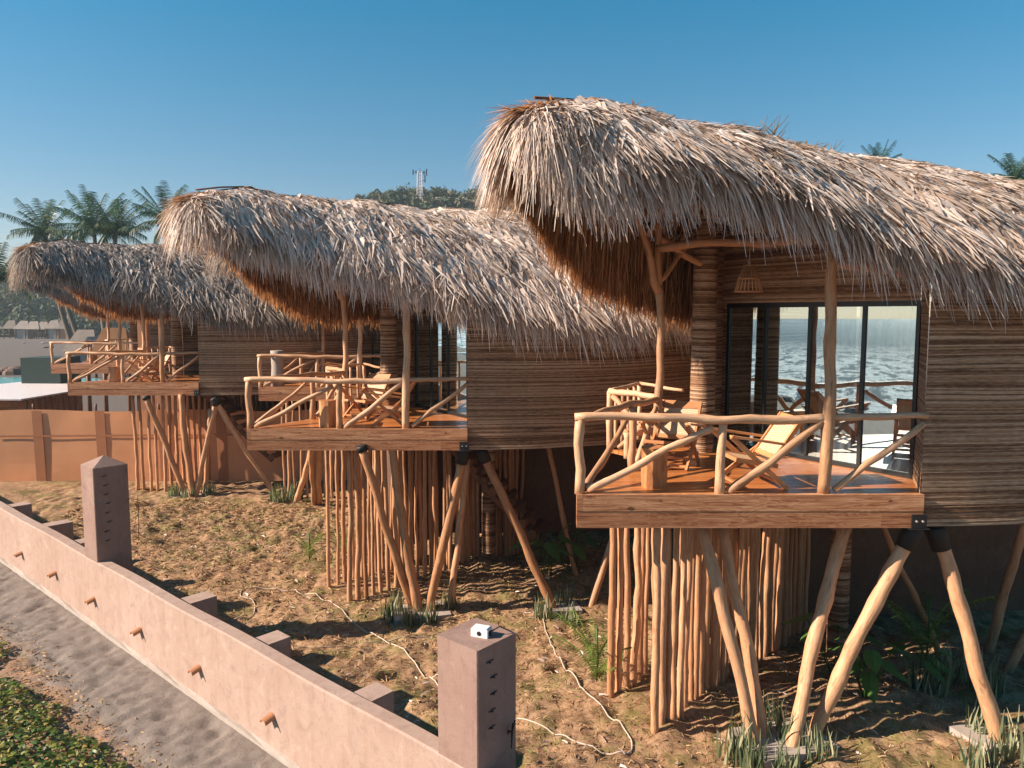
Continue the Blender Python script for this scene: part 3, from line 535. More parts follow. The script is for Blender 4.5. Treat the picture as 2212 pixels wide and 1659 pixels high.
# rear walls and posts beneath the houses
for k in (1, 2, 3, 4, 5):
    o = ORG[k]; m = MB(); z0 = -3.5; a = Vector((4.3, 4.6, 0)); b_ = Vector((12.5, 5.2, 0)); m.beam((a.x, a.y, (z0-.1)/2), (b_.x, b_.y, (z0-.1)/2), -z0-.1, .2, (0, 0, 1)); m.build('base_or_sun_block_wall', M['underwall'], B[k])
    if k < 3: reed_surface('reed_column', [(4.75+.17*math.cos(-x), 3.0+.17*math.sin(-x)) for x in np.linspace(0, 2*math.pi, 21)], -3.5, -.1, M['reed'], B[k], True, pitch=.035, amp=.012)
# pole screens
def screen(label, runs, rr=(.035, .055), top=2.93):
    root = empty('pole_screen', (0, 0, 0)); tag(root, label, 'pole screen', 'screens of upright peeled poles below the bungalows'); first = None
    for (p0, p1, n) in runs:
        p0 = Vector(p0); p1 = Vector(p1)
        if first is None: root.location = (p0.x, p0.y, float(zg0(p0.x, p0.y))); first = root.location.copy()
        for i in range(n):
            t = i/max(1, n-1); p = p0.lerp(p1, t); p.x += random.uniform(-.02, .02); p.y += random.uniform(-.03, .03); g = float(zg0(p.x, p.y)); r = random.uniform(*rr); m = MB()
            m.log((0, 0, -.1), (random.uniform(-.04, .04), random.uniform(-.04, .04), top-g-random.uniform(0, .03)), r*1.08, r*.92, random.uniform(.005, .013), 9, n=16)
            o = m.build('pole', M['log'], root); o.location = Vector((p.x, p.y, g))-first
screen('screen of sunlit upright poles below the nearest terrace, beside its leaning legs', [(gpt(1321, 1510), gpt(1321, 1510)+Vector((.66, .75, 0))*1.6, 9), (gpt(1416, 1580), gpt(1416, 1580)+Vector((.66, .75, 0))*6.0, 37), (gpt(1321, 1510)+Vector((1.06, 1.2, 0)), gpt(1321, 1510)+Vector((2.2, 1.4, 0)), 6)])
a = gpt(711, 1271); b = gpt(757, 1304)
screen('long screen of upright poles below the middle bungalow, in front of the log staircase', [(a, a+Vector((.66, .75, 0))*3.2, 15), (b, b+Vector((.66, .75, 0))*3.4, 17), (b+Vector((2.3, 2.6, 0)), gpt(1128, 1195), 14), (gpt(940, 1225), gpt(1090, 1175)+Vector((.9, .4, 0)), 10)])
screen('sparse screen of upright poles in front of the ochre cloth fence, under the left bungalow', [(gpt(297, 1057), gpt(358, 1062), 5), (gpt(372, 1050), gpt(548, 1026), 15), (gpt(455, 1035), gpt(640, 1008), 16)], (.045, .06))
a = ORG[4]+Vector((.3, 1.2, 0)); screen('dark screen of upright poles below the hidden bungalow, seen between the middle and left ones', [(a, a+Vector((4.2, .2, 0)), 22)])
# staircases
def stairs(label, p0, p1, n):
    p0 = Vector(p0); p1 = Vector(p1); g = Vector((p1.x, p1.y, float(zg0(p1.x, p1.y)))); root = empty('log_staircase', g); tag(root, label, 'staircase', 'log staircases below the bungalows'); d = (p1-p0); h = Vector((d.x, d.y, 0)).normalized()
    w = Vector((-h.y, h.x, 0))*.55
    for i in range(n):
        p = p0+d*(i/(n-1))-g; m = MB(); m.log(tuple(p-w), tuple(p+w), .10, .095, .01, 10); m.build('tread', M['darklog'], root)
    for s in (-.8, .8): m = MB(); m.log(tuple(p0-g+w*s-Vector((0, 0, .15))), tuple(p1-g+w*s-Vector((0, 0, .15))), .08, .08, .02); m.build('stringer', M['darklog'], root)
stairs('log staircase of dark round treads behind the pole screen of the middle bungalow', (-1.7, 18.2, 3.0), (.6, 17.6, .6), 11)
stairs('dark log staircase coming down beside the left bungalow behind its poles', (-11.2, 27.6, 3.0), (-8.6, 27.2, .6), 10)
# ---------------------------------------------------------------- furniture
def chair():
    root = empty('lounge_chair'); W = .30
    def bm(name, a, b, w, t, par=root, mat='chairwood'): m = MB(); m.beam(a, b, w, t, (0, 1, 0)); return m.build(name, M[mat], par)
    m = MB(); m.beam((-.36, -W, .40), (.22, -W, .30), .03, .06); m.beam((-.36, W, .40), (.22, W, .30), .03, .06); m.beam((-.36, 0, .40), (-.31, 0, .392), .57, .05); m.beam((.18, 0, .307), (.24, 0, .297), .57, .05); seat = m.build('seat', M['chairwood'], root)
    m = MB(); m.beam((-.31, 0, .40), (.19, 0, .315), .56, .012); m.build('cane_panel', M['cane'], seat)
    m = MB(); a = Vector((.12, 0, .30)); b = Vector((.56, 0, .93))
    for s in (-W+.0, W-.0): m.beam((a.x, s, a.z), (b.x, s, b.z), .035, .06)
    d = (b-a).normalized(); m.beam(tuple(b-d*.13), tuple(b), .57, .035); m.beam(tuple(a+d*.1), tuple(a+d*.17), .57, .03); back = m.build('backrest', M['chairwood'], root)
    m = MB(); m.beam(tuple(a+d*.17), tuple(b-d*.13), .56, .012); m.build('cane_panel', M['cane'], back)
    for s in (-1, 1):
        bm('armrest', (-.46, s*.36, .72), (.42, s*.36, .58), .085, .03); bm('leg', (-.44, s*.34, .71), (.34, s*.34, .0), .035, .065); bm('leg', (.40, s*.325, .58), (-.36, s*.325, .0), .035, .065)
    m = MB(); m.beam((-.30, -.34, .06), (-.30, .34, .06), .03, .05, (0, 0, 1)); m.beam((.28, -.34, .06), (.28, .34, .06), .03, .05, (0, 0, 1)); m.build('stretcher', M['chairwood'], root)
    return root
def stump(r=.16, h=.54):
    root = empty('stump_table'); m = MB(); n = 14; ph = rng.random(4)*6
    rings = []
    for j in range(8):
        z = h*j/7; rr = r*(1.04+.10*(j/7)**3+.06*math.sin(z*9)); rings.append([(rr*(1+.10*math.sin(3*a+ph[0]+z)+.05*math.sin(5*a+ph[1]))*math.cos(a), rr*(1+.10*math.sin(3*a+ph[0]+z)+.05*math.sin(5*a+ph[1]))*math.sin(a), z) for a in np.linspace(0, 2*math.pi, n, endpoint=False)])
    for j in range(7):
        for k in range(n): k2 = (k+1) % n; m.quad([rings[j][k], rings[j][k2], rings[j+1][k2], rings[j+1][k]], [(k/n*1.2, j*.08), ((k+1)/n*1.2, j*.08), ((k+1)/n*1.2, j*.08+.08), (k/n*1.2, j*.08+.08)], True)
    m.build('trunk_section', M['stump'], root); m = MB(); m.quad(rings[-1]); mm = m.v; m2 = MB(); m2.quad([(x, y, z+.002) for x, y, z in mm], [(x, y) for x, y, z in mm]); m2.build('table_top', M['stump'], root); return root
ch = chair(); st = stump(); GC = 'teak lounge chairs on the terraces'; GS = 'stump tables on the terraces'
def put(o, k, x, y, rz, label, cat, grp, first=False):
    c = o if first else copy_tree(o); c.location = ORG[k]+Vector((x, y, .0)); c.rotation_euler = (0, 0, rz); tag(c, label, cat, grp); return c
put(ch, 1, 2.42, .62, .12, 'teak lounge chair seen from its side, by the glass door of the nearest bungalow', 'chair', GC, True)
put(ch, 1, 1.6, 1.9, math.radians(62), 'cane lounge chair behind the stump table, beside the wrapped column of the nearest bungalow', 'chair', GC)
put(ch, 2, 2.75, .62, .1, 'teak lounge chair with crossed legs by the glass door of the middle bungalow', 'chair', GC)
put(ch, 2, 2.0, 1.85, math.radians(60), 'lounge chair beside the landing rail on the middle terrace, behind the stump table', 'chair', GC)
put(ch, 3, 2.35, .62, .1, 'small lounge chair on the terrace of the left bungalow', 'chair', GC)
put(ch, 3, 2.0, 1.9, math.radians(60), 'far lounge chair on the terrace of the left bungalow, against its rear rail', 'chair', GC)
put(ch, 4, 2.3, 1.0, .1, 'lounge chair on the terrace of the hidden bungalow, seen above the middle terrace', 'chair', GC)
put(st, 1, 1.05, .45, 0, 'tree stump table by the front rail of the nearest terrace', 'table', GS, True)
put(st, 2, 1.5, .4, 1, 'tree stump table behind the front rail of the middle terrace', 'table', GS)
put(st, 3, 1.42, .3, 2, 'tree stump table on the terrace of the left bungalow', 'table', GS)
put(st, 5, 1.5, .8, 2, 'tiny stump table on the farthest terrace', 'table', GS)
m = MB(); n = 9; m.tube([(0, 0, 0), (0, 0, .3), (.01, .01, .6), (0, 0, .9), (.0, 0, 1.15)], [.215, .2, .19, .185, .20], 14, rough=.02); o = m.build('stone_pedestal', M['concrete']); o.location = ORG[4]+Vector((.42, .5, 0)); tag(o, 'pale round stone pedestal on the corner of the hidden terrace', 'pedestal')
# rustic bench on landing
bn = empty('log_bench', ORG[1]+Vector((.98, 2.55, 0))); tag(bn, 'low bench of thick pale logs at the left edge of the nearest terrace', 'bench')
for nm, a, b in (('seat', (-.02, -.1, .42), (.5, .45, .42)), ('seat', (.1, -.2, .42), (.62, .34, .42)), ('leg', (.02, -.12, 0), (.02, -.12, .42)), ('leg', (.55, .38, 0), (.55, .38, .42)), ('leg', (.12, .2, 0), (.12, .2, .42))):
    m = MB(); m.log(a, b, .055, .055, .006); m.build(nm, M['rail'], bn)
# wicker lamp
lp = empty('pendant_lamp', (3.68, 11.75, 6.06)); tag(lp, 'conical wicker pendant lamp hanging under the nearest thatched roof', 'lamp'); m = MB()
for i in range(20):
    a = i/20*2*math.pi; m.tube([(.205*math.cos(a), .205*math.sin(a), 0), (.16*math.cos(a+.02), .16*math.sin(a+.02), .19), (.075*math.cos(a), .075*math.sin(a), .40)], .0105, 5)
for z, r in ((0, .208), (.2, .158), (.40, .078)): m.tube([(r*math.cos(a), r*math.sin(a), z) for a in np.linspace(0, 2*math.pi, 25)], .011, 5)
m.build('shade', M['rail'], lp); m = MB(); m.tube([(0, 0, .40), (0, 0, .95)], .009, 5); m.tube([(0, 0, .40), (0, 0, .47)], .03, 8); m.build('cord', M['concrete'], lp)
# ---------------------------------------------------------------- garden wall
gw = empty('garden_wall', wp(0, 0, 0)); tag(gw, 'low pink plastered wall running from the near pillar to the left edge, with clay drain spouts', 'wall')
WO = wp(0, 0, 0)
def wq(s, q, z): return wp(s, q, z)-WO
WT = 1.25; s0, s1 = -6.5, 60; n = 90
m = MB()
for i in range(n):
    a = s0+(s1-s0)*(i/n)**1.3; b = s0+(s1-s0)*((i+1)/n)**1.3
    za, zb = WT+.012*math.sin(a*1.7), WT+.012*math.sin(b*1.7)
    m.quad([wq(a, 0, -.3), wq(a, 0, za-.02), wq(b, 0, zb-.02), wq(b, 0, -.3)]); m.quad([wq(a, 0, za-.02), wq(a, .02, za), wq(b, .02, zb), wq(b, 0, zb-.02)], None, True); m.quad([wq(a, .02, za), wq(a, .2, za), wq(b, .2, zb), wq(b, .02, zb)]); m.quad([wq(a, .2, za), wq(a, .2, -.1), wq(b, .2, -.1), wq(b, .2, zb)])
m.build('wall_body', M['wall'], gw)
m = MB()
for i in range(60): a = -4+i*.6; m.quad([wq(a, -.07, -.2), wq(a, -.06, .05+.02*math.sin(a*3)), wq(a+.6, -.06, .05+.02*math.sin(a*3+1.8)), wq(a+.6, -.07, -.2)]); m.quad([wq(a, -.06, .05+.02*math.sin(a*3)), wq(a, .0, .06), wq(a+.6, .0, .06), wq(a+.6, -.06, .05+.02*math.sin(a*3+1.8))])
m.build('footing', M['concrete'], gw)
def onwall(x, y, q=0.):
    r = _ray(x, y); t = (4.947+q)/(.66*r[0]+.751*r[1]); return Vector((r[0]*t, r[1]*t, EZ+r[2]*t))
for x, y in ((47, 1194), (120, 1237), (203, 1293), (303, 1359), (430, 1441), (588, 1545)):
    p = onwall(x, y)-WO; m = MB(); out = Vector((-.66, -.751, 0)); al = Vector((.751, -.66, 0)); N = 9; ring = []
    for s_ in (0, .14):
        for k in range(N): a = math.pi*(k/(N-1)); ring.append(p+out*s_+al*(.075*math.cos(a))+Vector((0, 0, -.02-.3*s_+.06*math.sin(a))))
        for k in range(N): a = math.pi*(1-k/(N-1)); ring.append(p+out*s_+al*(.058*math.cos(a))+Vector((0, 0, -.02-.3*s_+.045*math.sin(a))))
    for k in range(2*N): k2 = (k+1) % (2*N); m.quad([ring[k], ring[k2], ring[2*N+k2], ring[2*N+k]], None, False)
    m.quad([ring[2*N+k] for k in range(2*N)]); m.build('drain_spout', M['clay'], gw)
for x, y in ((68, 1088), (157, 1127), (240, 1160), (468, 1287), (627, 1375), (850, 1492)):
    p = onz(x, y, 1.12); q = qd(p.x, p.y); s = (Vector((p.x, p.y, 0))-Vector((WO.x, WO.y, 0))).dot(Vector((-.751, .66, 0))); m = MB(); L = q-.2
    for i in range(5):
        qa, qb = .2+L*i/5, .2+L*(i+1)/5; h = .17
        A = [wq(s, qa, -.1), wq(s+2*h, qa, -.1), wq(s+2*h, qa, 1.12), wq(s, qa, 1.12)]; Bq = [wq(s, qb, -.1), wq(s+2*h, qb, -.1), wq(s+2*h, qb, 1.12), wq(s, qb, 1.12)]
        for k in range(4): k2 = (k+1) % 4; m.quad([A[k], A[k2], Bq[k2], Bq[k]])
    m.quad(Bq); m.build('buttress', M['wall'], gw)
def pillar(name, label, sfront, w, h0, cap, marks):
    o = empty('masonry_pillar', wp(sfront+w/2, w/2, 0)); tag(o, label, 'pillar', 'square pillars of the garden wall'); c0 = wp(sfront+w/2, w/2, 0)
    m = MB(); e = .012
    def P(s, q, z): return wp(sfront+w/2+s, w/2+q+.012, z)-c0
    h = w/2; cs = [(-h+e, -h), (h-e, -h), (h, -h+e), (h, h-e), (h-e, h), (-h+e, h), (-h, h-e), (-h, -h+e)]
    for k in range(8): k2 = (k+1) % 8; a, b = cs[k], cs[k2]; m.quad([P(a[0], a[1], -.2), P(b[0], b[1], -.2), P(b[0], b[1], h0), P(a[0], a[1], h0)])
    if cap:
        for k in range(8): k2 = (k+1) % 8; a, b = cs[k], cs[k2]; m.quad([P(a[0], a[1], h0), P(b[0], b[1], h0), P(0, 0, h0+.17)])
    else: m.quad([P(a, b, h0) for a, b in cs])
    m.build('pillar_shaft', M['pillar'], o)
    for i in range(marks):   # cast-in stubs on the side that faces away from the sun
        z = h0-.17-i*.17; mm = MB(); q = -.1+random.uniform(-.03, .03); mm.tube([P(-h-.0, q, z), P(-h-.03, q+.0, z+.01)], .008, 5); mm.tube([P(-h-.012, q-.04, z+.012), P(-h-.014, q+.05, z+.02)], .006, 5); mm.build('iron_stub', M['steel'], o)
    return o
def s_of(p): return (Vector((p.x, p.y, 0))-Vector((WO.x, WO.y, 0))).dot(Vector((-.751, .66, 0)))
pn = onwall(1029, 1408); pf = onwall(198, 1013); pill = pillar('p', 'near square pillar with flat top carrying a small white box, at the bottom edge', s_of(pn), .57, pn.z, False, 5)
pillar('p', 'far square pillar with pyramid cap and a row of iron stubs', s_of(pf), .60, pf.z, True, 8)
print('PILLARS', pn, pf)
bx = empty('junction_box', pn+Vector((.66*.30-.751*.22, .751*.30+.66*.22, 0))); bx.rotation_euler = (0, 0, math.radians(-22)); bx.scale = (.9,)*3; tag(bx, 'small white electrical box with black cable lying on the near pillar', 'electrical box')
m = MB(); m.box((0, 0, .045), (.20, .13, .09)); m.box((0, 0, .095), (.17, .11, .012)); m.build('housing', M['white'], bx); m = MB(); m.tube([(.1, 0, .04), (.115, 0, .04)], .03, 10); m.tube([(-.0, -.066, .045), (0, -.07, .045)], .026, 10); m.build('socket', M['steel'], bx)
m = MB(); m.tube([(.1, .03, .05), (.18, .10, .09), (.28, .11, .06), (.38, .10, .03), (.44, .05, .008)], .008, 6); m.build('cable', M['rubber'], bx)
kn = empty('cable_bundle', wp(s_of(pn)-.02, .42, pn.z-1.0)); tag(kn, 'tangled wires sticking out of the shaded side of the near pillar', 'wires')
m = MB()
for i in range(3): m.tube([(0, 0, .02*i), (.05, -.04-.01*i, .06), (.07, -.03, .12+.02*i), (.05, .02, .10-.05*i), (.04, .03, -.05-.06*i)], .006, 5)
m.build('wires', M['steel'], kn)
# hoses
def hose(label, pts, r, mat='hose', lift=.0, name='garden_hose'):
    P = [gpt(x, y) for x, y in pts]; Q = []
    for i in range(len(P)-1):
        for t in np.linspace(0, 1, 9)[:-1]:
            a, b, c, d = P[max(i-1, 0)], P[i], P[i+1], P[min(i+2, len(P)-1)]; q = .5*((2*b)+(c-a)*t+(2*a-5*b+4*c-d)*t*t+(3*b-a-3*c+d)*t**3); q.z = float(zg(q.x, q.y))+r*.6+.01; Q.append(q)
    base = Q[0].copy(); m = MB(); m.tube([q-base for q in Q], r, 6); o = m.build(name, M[mat]); o.location = base; tag(o, label, 'hose' if r > .01 else 'cable')
hose('long pale hose crossing the dry grass and looping right of the near pillar', [(640, 1275), (690, 1290), (760, 1340), (850, 1400), (940, 1470), (1000, 1500), (1120, 1550), (1200, 1585), (1290, 1618), (1355, 1622), (1362, 1590), (1320, 1550), (1260, 1500), (1205, 1430), (1180, 1370), (1168, 1330), (1130, 1322)], .011)
hose('thin pale cable lying straight across the grass left of the near pillar', [(628, 1408), (720, 1400), (830, 1388), (950, 1380)], .007)
hose('short white hose curling up beside the garden wall', [(500, 1342), (545, 1328), (548, 1300), (520, 1290), (530, 1275), (570, 1272), (630, 1276)], .010)
m = MB(); m.log((0, 0, -.1), (.03, 0, 1.35), .012, .009, .006, 6); o = m.build('wooden_stake', M['darklog']); o.location = gpt(300, 1175); tag(o, 'thin wooden stake standing in the grass right of the far pillar', 'stake')
# ---------------------------------------------------------------- plants
def leafblade(n, h, w, spread, mat_k, r, lean=.25, k=5):
    a = r.uniform(0, 6.28, n); rad = spread*np.sqrt(r.random(n)); P = np.stack([rad*np.cos(a), rad*np.sin(a), 0*a-.03], 1); b = r.uniform(0, 6.28, n); D = np.stack([lean*np.cos(b)*r.random(n), lean*np.sin(b)*r.random(n), np.ones(n)], 1)
    N = unit(np.stack([np.cos(b+1), np.sin(b+1), 0*b], 1)); return blades(P, D, N, r.uniform(*h, n), r.uniform(*w, n), r.uniform(0, .12, n), 0, k, .6, .9, r, .10)
SN = []
for i in range(3): SN.append(npmesh('snake_leaves', *(lambda q: (q[0], q[1], {'rnd': ('FACE', q[2])}, True))(leafblade(52, (.28, .8), (.032, .055), .26, 'snake', rng)))); SN[-1].materials.append(M['snake'])
def plant(me, name, label, cat, grp, p, s=1., rz=None):
    o = bpy.data.objects.new(name, me); col.objects.link(o); o.location = p; o.scale = (s*.9, s*.9, s*.85); o.rotation_euler = (0, 0, random.uniform(0, 6) if rz is None else rz); tag(o, label, cat, grp); return o
GSN = 'clumps of sword-leaved plants around the stilt legs'
def cl(x, y, i, s, lab): plant(SN[i % 3], 'sword_leaf_plant', lab, 'plant', GSN, gpt(x, y)-Vector((0, 0, .03)), s)
cl(1592, 1630, 0, 1.0, 'leftmost tall sword-leaved clump at the feet of the nearest legs'); cl(1625, 1655, 1, .75, 'low sword-leaved clump just in front of the left pair of the nearest legs'); cl(1672, 1600, 2, 1.0, 'dark sword-leaved clump between the nearest legs, behind them')
cl(1700, 1668, 0, .8, 'sword-leaved clump at the bottom edge below the crossing of the nearest legs'); cl(1765, 1640, 1, .9, 'sword-leaved clump right of the crossing of the nearest legs'); cl(1655, 1560, 1, .8, 'sword-leaved clump at the rear of the nearest footing'); cl(2120, 1660, 2, .9, 'pale sword-leaved clump left of the right-hand leg at the bottom right'); cl(2200, 1640, 0, 1.1, 'sword-leaved clump at the bottom right corner')
cl(2125, 1590, 1, .9, 'sword-leaved clump behind the right-hand leg at the bottom right')
cl(848, 1330, 0, 1.0, 'leftmost sword-leaved clump around the middle bungalow\'s legs'); cl(880, 1350, 1, .8, 'sword-leaved clump in front of the middle bungalow\'s left legs'); cl(925, 1345, 2, .8, 'sword-leaved clump between the middle bungalow\'s crossing legs'); cl(968, 1315, 0, .95, 'sword-leaved clump right of the middle bungalow\'s crossing legs'); cl(1175, 1335, 1, .9, 'sword-leaved clump at the foot of the middle bungalow\'s slanting right leg'); cl(1232, 1345, 2, .8, 'short sword-leaved clump beside the feathery palm seedling'); cl(1215, 1310, 0, .9, 'sword-leaved clump behind the foot of the slanting right leg')
cl(375, 1075, 1, 1., 'small sword-leaved clump left of the far bungalow legs by the cloth fence'); cl(405, 1080, 2, .9, 'small sword-leaved clump in front of the far bungalow legs'); cl(450, 1072, 0, 1.1, 'small sword-leaved clump right of the far bungalow legs'); cl(600, 1085, 1, 1.2, 'dark sword-leaved clump in the shade at the far bungalow\'s right leg'); cl(635, 1080, 2, 1.2, 'dark sword-leaved clump beside the pair of thick brown posts')
def frond(r, L=1., n=34, lw=.02, ll=.28, arch=.5, k=2, a0=1.25, hang=.35):
    """returns blades along an arching rachis in the XZ plane"""
    t = np.linspace(.12, 1, n); ang = a0-arch*2.2*t; ds = L/n; x = np.cumsum(np.cos(ang))*ds; z = np.cumsum(np.sin(ang))*ds; tg = np.stack([np.cos(ang), 0*t, np.sin(ang)], 1); parts = []
    P = np.stack([x, 0*x, z], 1)
    for s in (-1, 1):
        D = unit(tg*.55+np.array([0, s*1., 0])*np.ones((n, 1))+np.array([0, 0, -hang])+r.normal(0, .08, (n, 3))); N = unit(np.cross(tg, np.array([0, s*1., 0]))*s); parts.append(blades(P, D, N, ll*(.35+.65*np.sin(np.pi*np.clip(t*.95, 0, 1))**.6)*r.uniform(.8, 1.1, n), lw, .25, 0, k, .3, .8, r))
    rr = blades(P[:-1], P[1:]-P[:-1], np.tile([0, 1., 0], (n-1, 1)), np.full(n-1, ds*1.3), .022*L**.5, 0, 0, 1, .0, 0, r); parts.append(rr)
    v, f, q = join(*parts); return v, f, q
def rotz(v, a): c, s = math.cos(a), math.sin(a); return v @ np.array([[c, s, 0], [-s, c, 0], [0, 0, 1]])
def crown(r, nf=22, L=3.7, lw=.08, ll=.85, n=30):
    parts = []
    for i in range(nf):
        w_ = (i+.5)/nf; v, f, q = frond(r, L*r.uniform(.8, 1.15), n, lw, ll*.85, .12+.45*w_+r.uniform(-.08, .1), 2, 1.45-1.25*w_+r.uniform(-.1, .1), .35+.9*w_); v = rotz(v, i*2.4+r.uniform(-.3, .3)); q = np.clip(q*.6+r.uniform(0, .5)*(.6 if r.random() < .8 else 1), 0, 1); parts.append((v, f, q))
    return join(*parts)
PC = []
for i in range(2): c = crown(rng); me = npmesh('palm_crown', c[0], c[1], {'rnd': ('FACE', c[2])}); me.materials.append(M['palm']); PC.append(me)
GP = 'coconut palms beyond the bungalows'
def palm(label, x, y, Y, s=1., lean=None, i=0):
    top = onY(x, y, Y); bs = Vector((top.x+(lean or (0, 0))[0], top.y+(lean or (0, 0))[1], -.2)); root = empty('coconut_palm', bs); tag(root, label, 'palm tree', GP); d = top-bs; m = MB(); pts = [Vector((d.x*(1-(1-t)**1.5), d.y*(1-(1-t)**1.5), d.z*t)) for t in np.linspace(0, 1, 10)]
    m.tube(pts, [.34-.14*t for t in np.linspace(0, 1, 10)], 8, rough=.05); m.build('trunk', M['bark'], root); c = bpy.data.objects.new('crown', PC[i % 2]); col.objects.link(c); c.parent = root; c.location = d; c.scale = (s,)*3; c.rotation_euler = (0, 0, random.uniform(0, 6))
palm('leftmost coconut palm rising above the grey roof, its trunk leaning over the beach', 97, 503, 85, 1.2, (3.2, 0), 0); palm('tall coconut palm left of the pair above the grey roof', 203, 497, 80, 1.25, (1, 0), 1); palm('coconut palm right of the pair above the grey roof', 248, 502, 78, 1.2, (-2, 0), 0)
palm('coconut palm between the grey roof and the tip of the middle roof', 362, 480, 72, 1.05, (.3, 0), 1); palm('low palm crown cut by the left picture edge above the beach', -8, 600, 60, .9, (-3, 0), 1); palm('palm with thin leaning trunk second from the beach, crown behind the grey roof', 118, 545, 84, .85, (3.4, 0), 0)
palm('coconut palm crown showing above the ridge of the nearest roof', 1898, 362, 60, .55, (1, 0), 1); palm('coconut palm crown above the nearest roof at the right picture edge', 2195, 392, 62, .8, (1, 0), 0)
# feathery palm seedlings
def seedling(label, x, y, s, n=9):
    parts = []
    for i in range(n): v, f, q = frond(rng, rng.uniform(.7, 1.1), 26, .012, .2, rng.uniform(.2, .65)); parts.append((rotz(v, i*2.4+rng.uniform(-.4, .4))+np.array([0, 0, rng.uniform(0, .5)]), f, q))
    root = empty('palm_seedling', gpt(x, y)); tag(root, label, 'palm seedling', 'feathery young palms in the garden'); o = bladeobj('leaves', join(*parts), M['areca'], root); o.scale = (s,)*3; m = MB(); m.tube([(0, 0, -.05), (.02, 0, .5*s), (0, .02, 1.*s)], .016, 6); m.build('stem', M['areca'], root)
seedling('bright feathery palm seedling left of the nearest pole screen', 1288, 1480, .95, 12); seedling('small feathery seedling just behind the first nearest poles', 1350, 1440, .7, 7); seedling('feathery seedling left of the middle bungalow\'s poles', 668, 1215, .75); seedling('thin seedling between the first poles of the middle bungalow', 740, 1200, .8, 6)
seedling('dark feathery palm in the shade under the nearest house', 2000, 1440, 1.2, 8)
seedling('dark feathery palm behind the middle bungalow\'s right leg', 1190, 1240, 1.1, 9)
# broad leaves
def taro(label, x, y, s, n=6, pale=False):
    p = gpt(x, y); root = empty('broad_leaf_plant', p); tag(root, label, 'plant', 'broad-leaved plants in the shade')
    for i in range(n):
        a = i*2.4+rng.uniform(-.4, .4); L = s*rng.uniform(.4, .8); tip = Vector((math.cos(a)*L*.45, math.sin(a)*L*.45, L)); m = MB(); m.tube([(0, 0, 0), tuple(tip*.5+Vector((0, 0, .06))), tuple(tip)], .011, 5); m.build('stalk', M['areca'], root)
        w = s*.11; ll = s*rng.uniform(.24, .36); out = [(-.25, .0), (-.32, .5), (-.05, .95), (.35, .8), (.7, .4), (1., 0)]; hd = Vector((math.cos(a), math.sin(a), -.55)).normalized(); sd = Vector((-math.sin(a), math.cos(a), 0)); up = hd.cross(sd); m = MB()
        c = [tip+hd*(t*ll) for t in (0, .2, .45, .7, 1.)]
        for sg in (-1, 1):
            pts = [tip+hd*(t*ll)+sd*(sg*ww*w)+up*(-.25*ww*w*1.) for t, ww in out]
            for k in range(5): m.quad([pts[k], pts[k+1], tip+hd*(max(out[k+1][0], 0)*ll), tip+hd*(max(out[k][0], 0)*ll)], None, True)
        me = m.mesh('leaf'); at = me.attributes.new('rnd', 'FLOAT', 'FACE'); at.data.foreach_set('value', np.full(len(me.polygons), random.random(), np.float32)); link('leaf', me, M['taro'], root)
taro('broad-leaved plant with long pointed leaves in front of the shade under the nearest house', 1868, 1520, 1.2, 8); taro('broad-leaved plant behind the nearest crossing leg', 1800, 1470, 1.3, 6); taro('low broad-leaved plant right of centre in the shade under the nearest house', 1985, 1490, .9, 6); taro('broad-leaved plant under the middle house beside the slanting leg', 1170, 1260, 1.5, 7); taro('broad-leaved plant behind the middle bungalow\'s poles', 1235, 1245, 1.4, 6)
for i, (x, y, l) in enumerate(((2060, 1470, 'dark reedy clump in the deep shade under the nearest house'), (2130, 1500, 'dark reedy clump at the right in the deep shade'), (2005, 1500, 'thin dark clump beside the broad-leaved plants'))): cl(x, y, i, 1.1, l)
# ---------------------------------------------------------------- ground
def axis(lo, hi, step, far): a = np.arange(lo, hi, step); e = []; d = step; x = hi; return np.concatenate([lo-np.cumsum(step*1.35**np.arange(far))[::-1], a, hi+np.cumsum(step*1.35**np.arange(far))])
xs = axis(-16, 10, .06, 30); ys = np.concatenate([axis(6.3, 14, .055, 0), np.arange(14, 30, .1), 30+np.cumsum(.1*1.35**np.arange(30))]); ys = np.concatenate([6.3-np.cumsum(.06*1.35**np.arange(30))[::-1], ys])
X, Y = np.meshgrid(xs, ys); Z = zg(X, Y); v = np.stack([X, Y, Z], -1).reshape(-1, 3); nx, ny = len(xs), len(ys); i, j = np.meshgrid(np.arange(ny-1), np.arange(nx-1), indexing='ij'); a = i*nx+j; f = np.stack([a, a+1, a+nx+1, a+nx], -1).reshape(-1, 4)
o = link('ground', npmesh('ground', v, f, None, True), M['ground']); tag(o, kind='structure'); print('GROUND', len(v), xs[0], ys[-1])
m = MB(); q = lambda s, d: tuple(wp(s, d, -1.15)); m.quad([q(-900, -24.5), q(900, -24.5), q(900, -1500), q(-900, -1500)]); tag(m.build('sea', M['sea']), kind='structure')
for k in range(26):
    s_ = rng.uniform(-5, 40); d_ = rng.uniform(-31, -23); sz = rng.uniform(.25, 1.); m = MB(); n = 8
    R = [[(sz*math.cos(b)*math.cos(a)*rng.uniform(.8, 1.2), sz*math.cos(b)*math.sin(a)*rng.uniform(.8, 1.2), sz*.55*math.sin(b)) for a in np.linspace(0, 2*math.pi, n, endpoint=False)] for b in np.linspace(-.5, 1.4, 5)]
    for j_ in range(4):
        for c_ in range(n): c2 = (c_+1) % n; m.quad([R[j_][c_], R[j_][c2], R[j_+1][c2], R[j_+1][c_]], None, False)
    m.quad(R[-1]); o = m.build('beach_rock', M['rock']); o.location = wp(s_, d_, -1.15); tag(o, 'dark wet rock lying in the surf at the sea edge', 'rock', 'rocks in the surf')
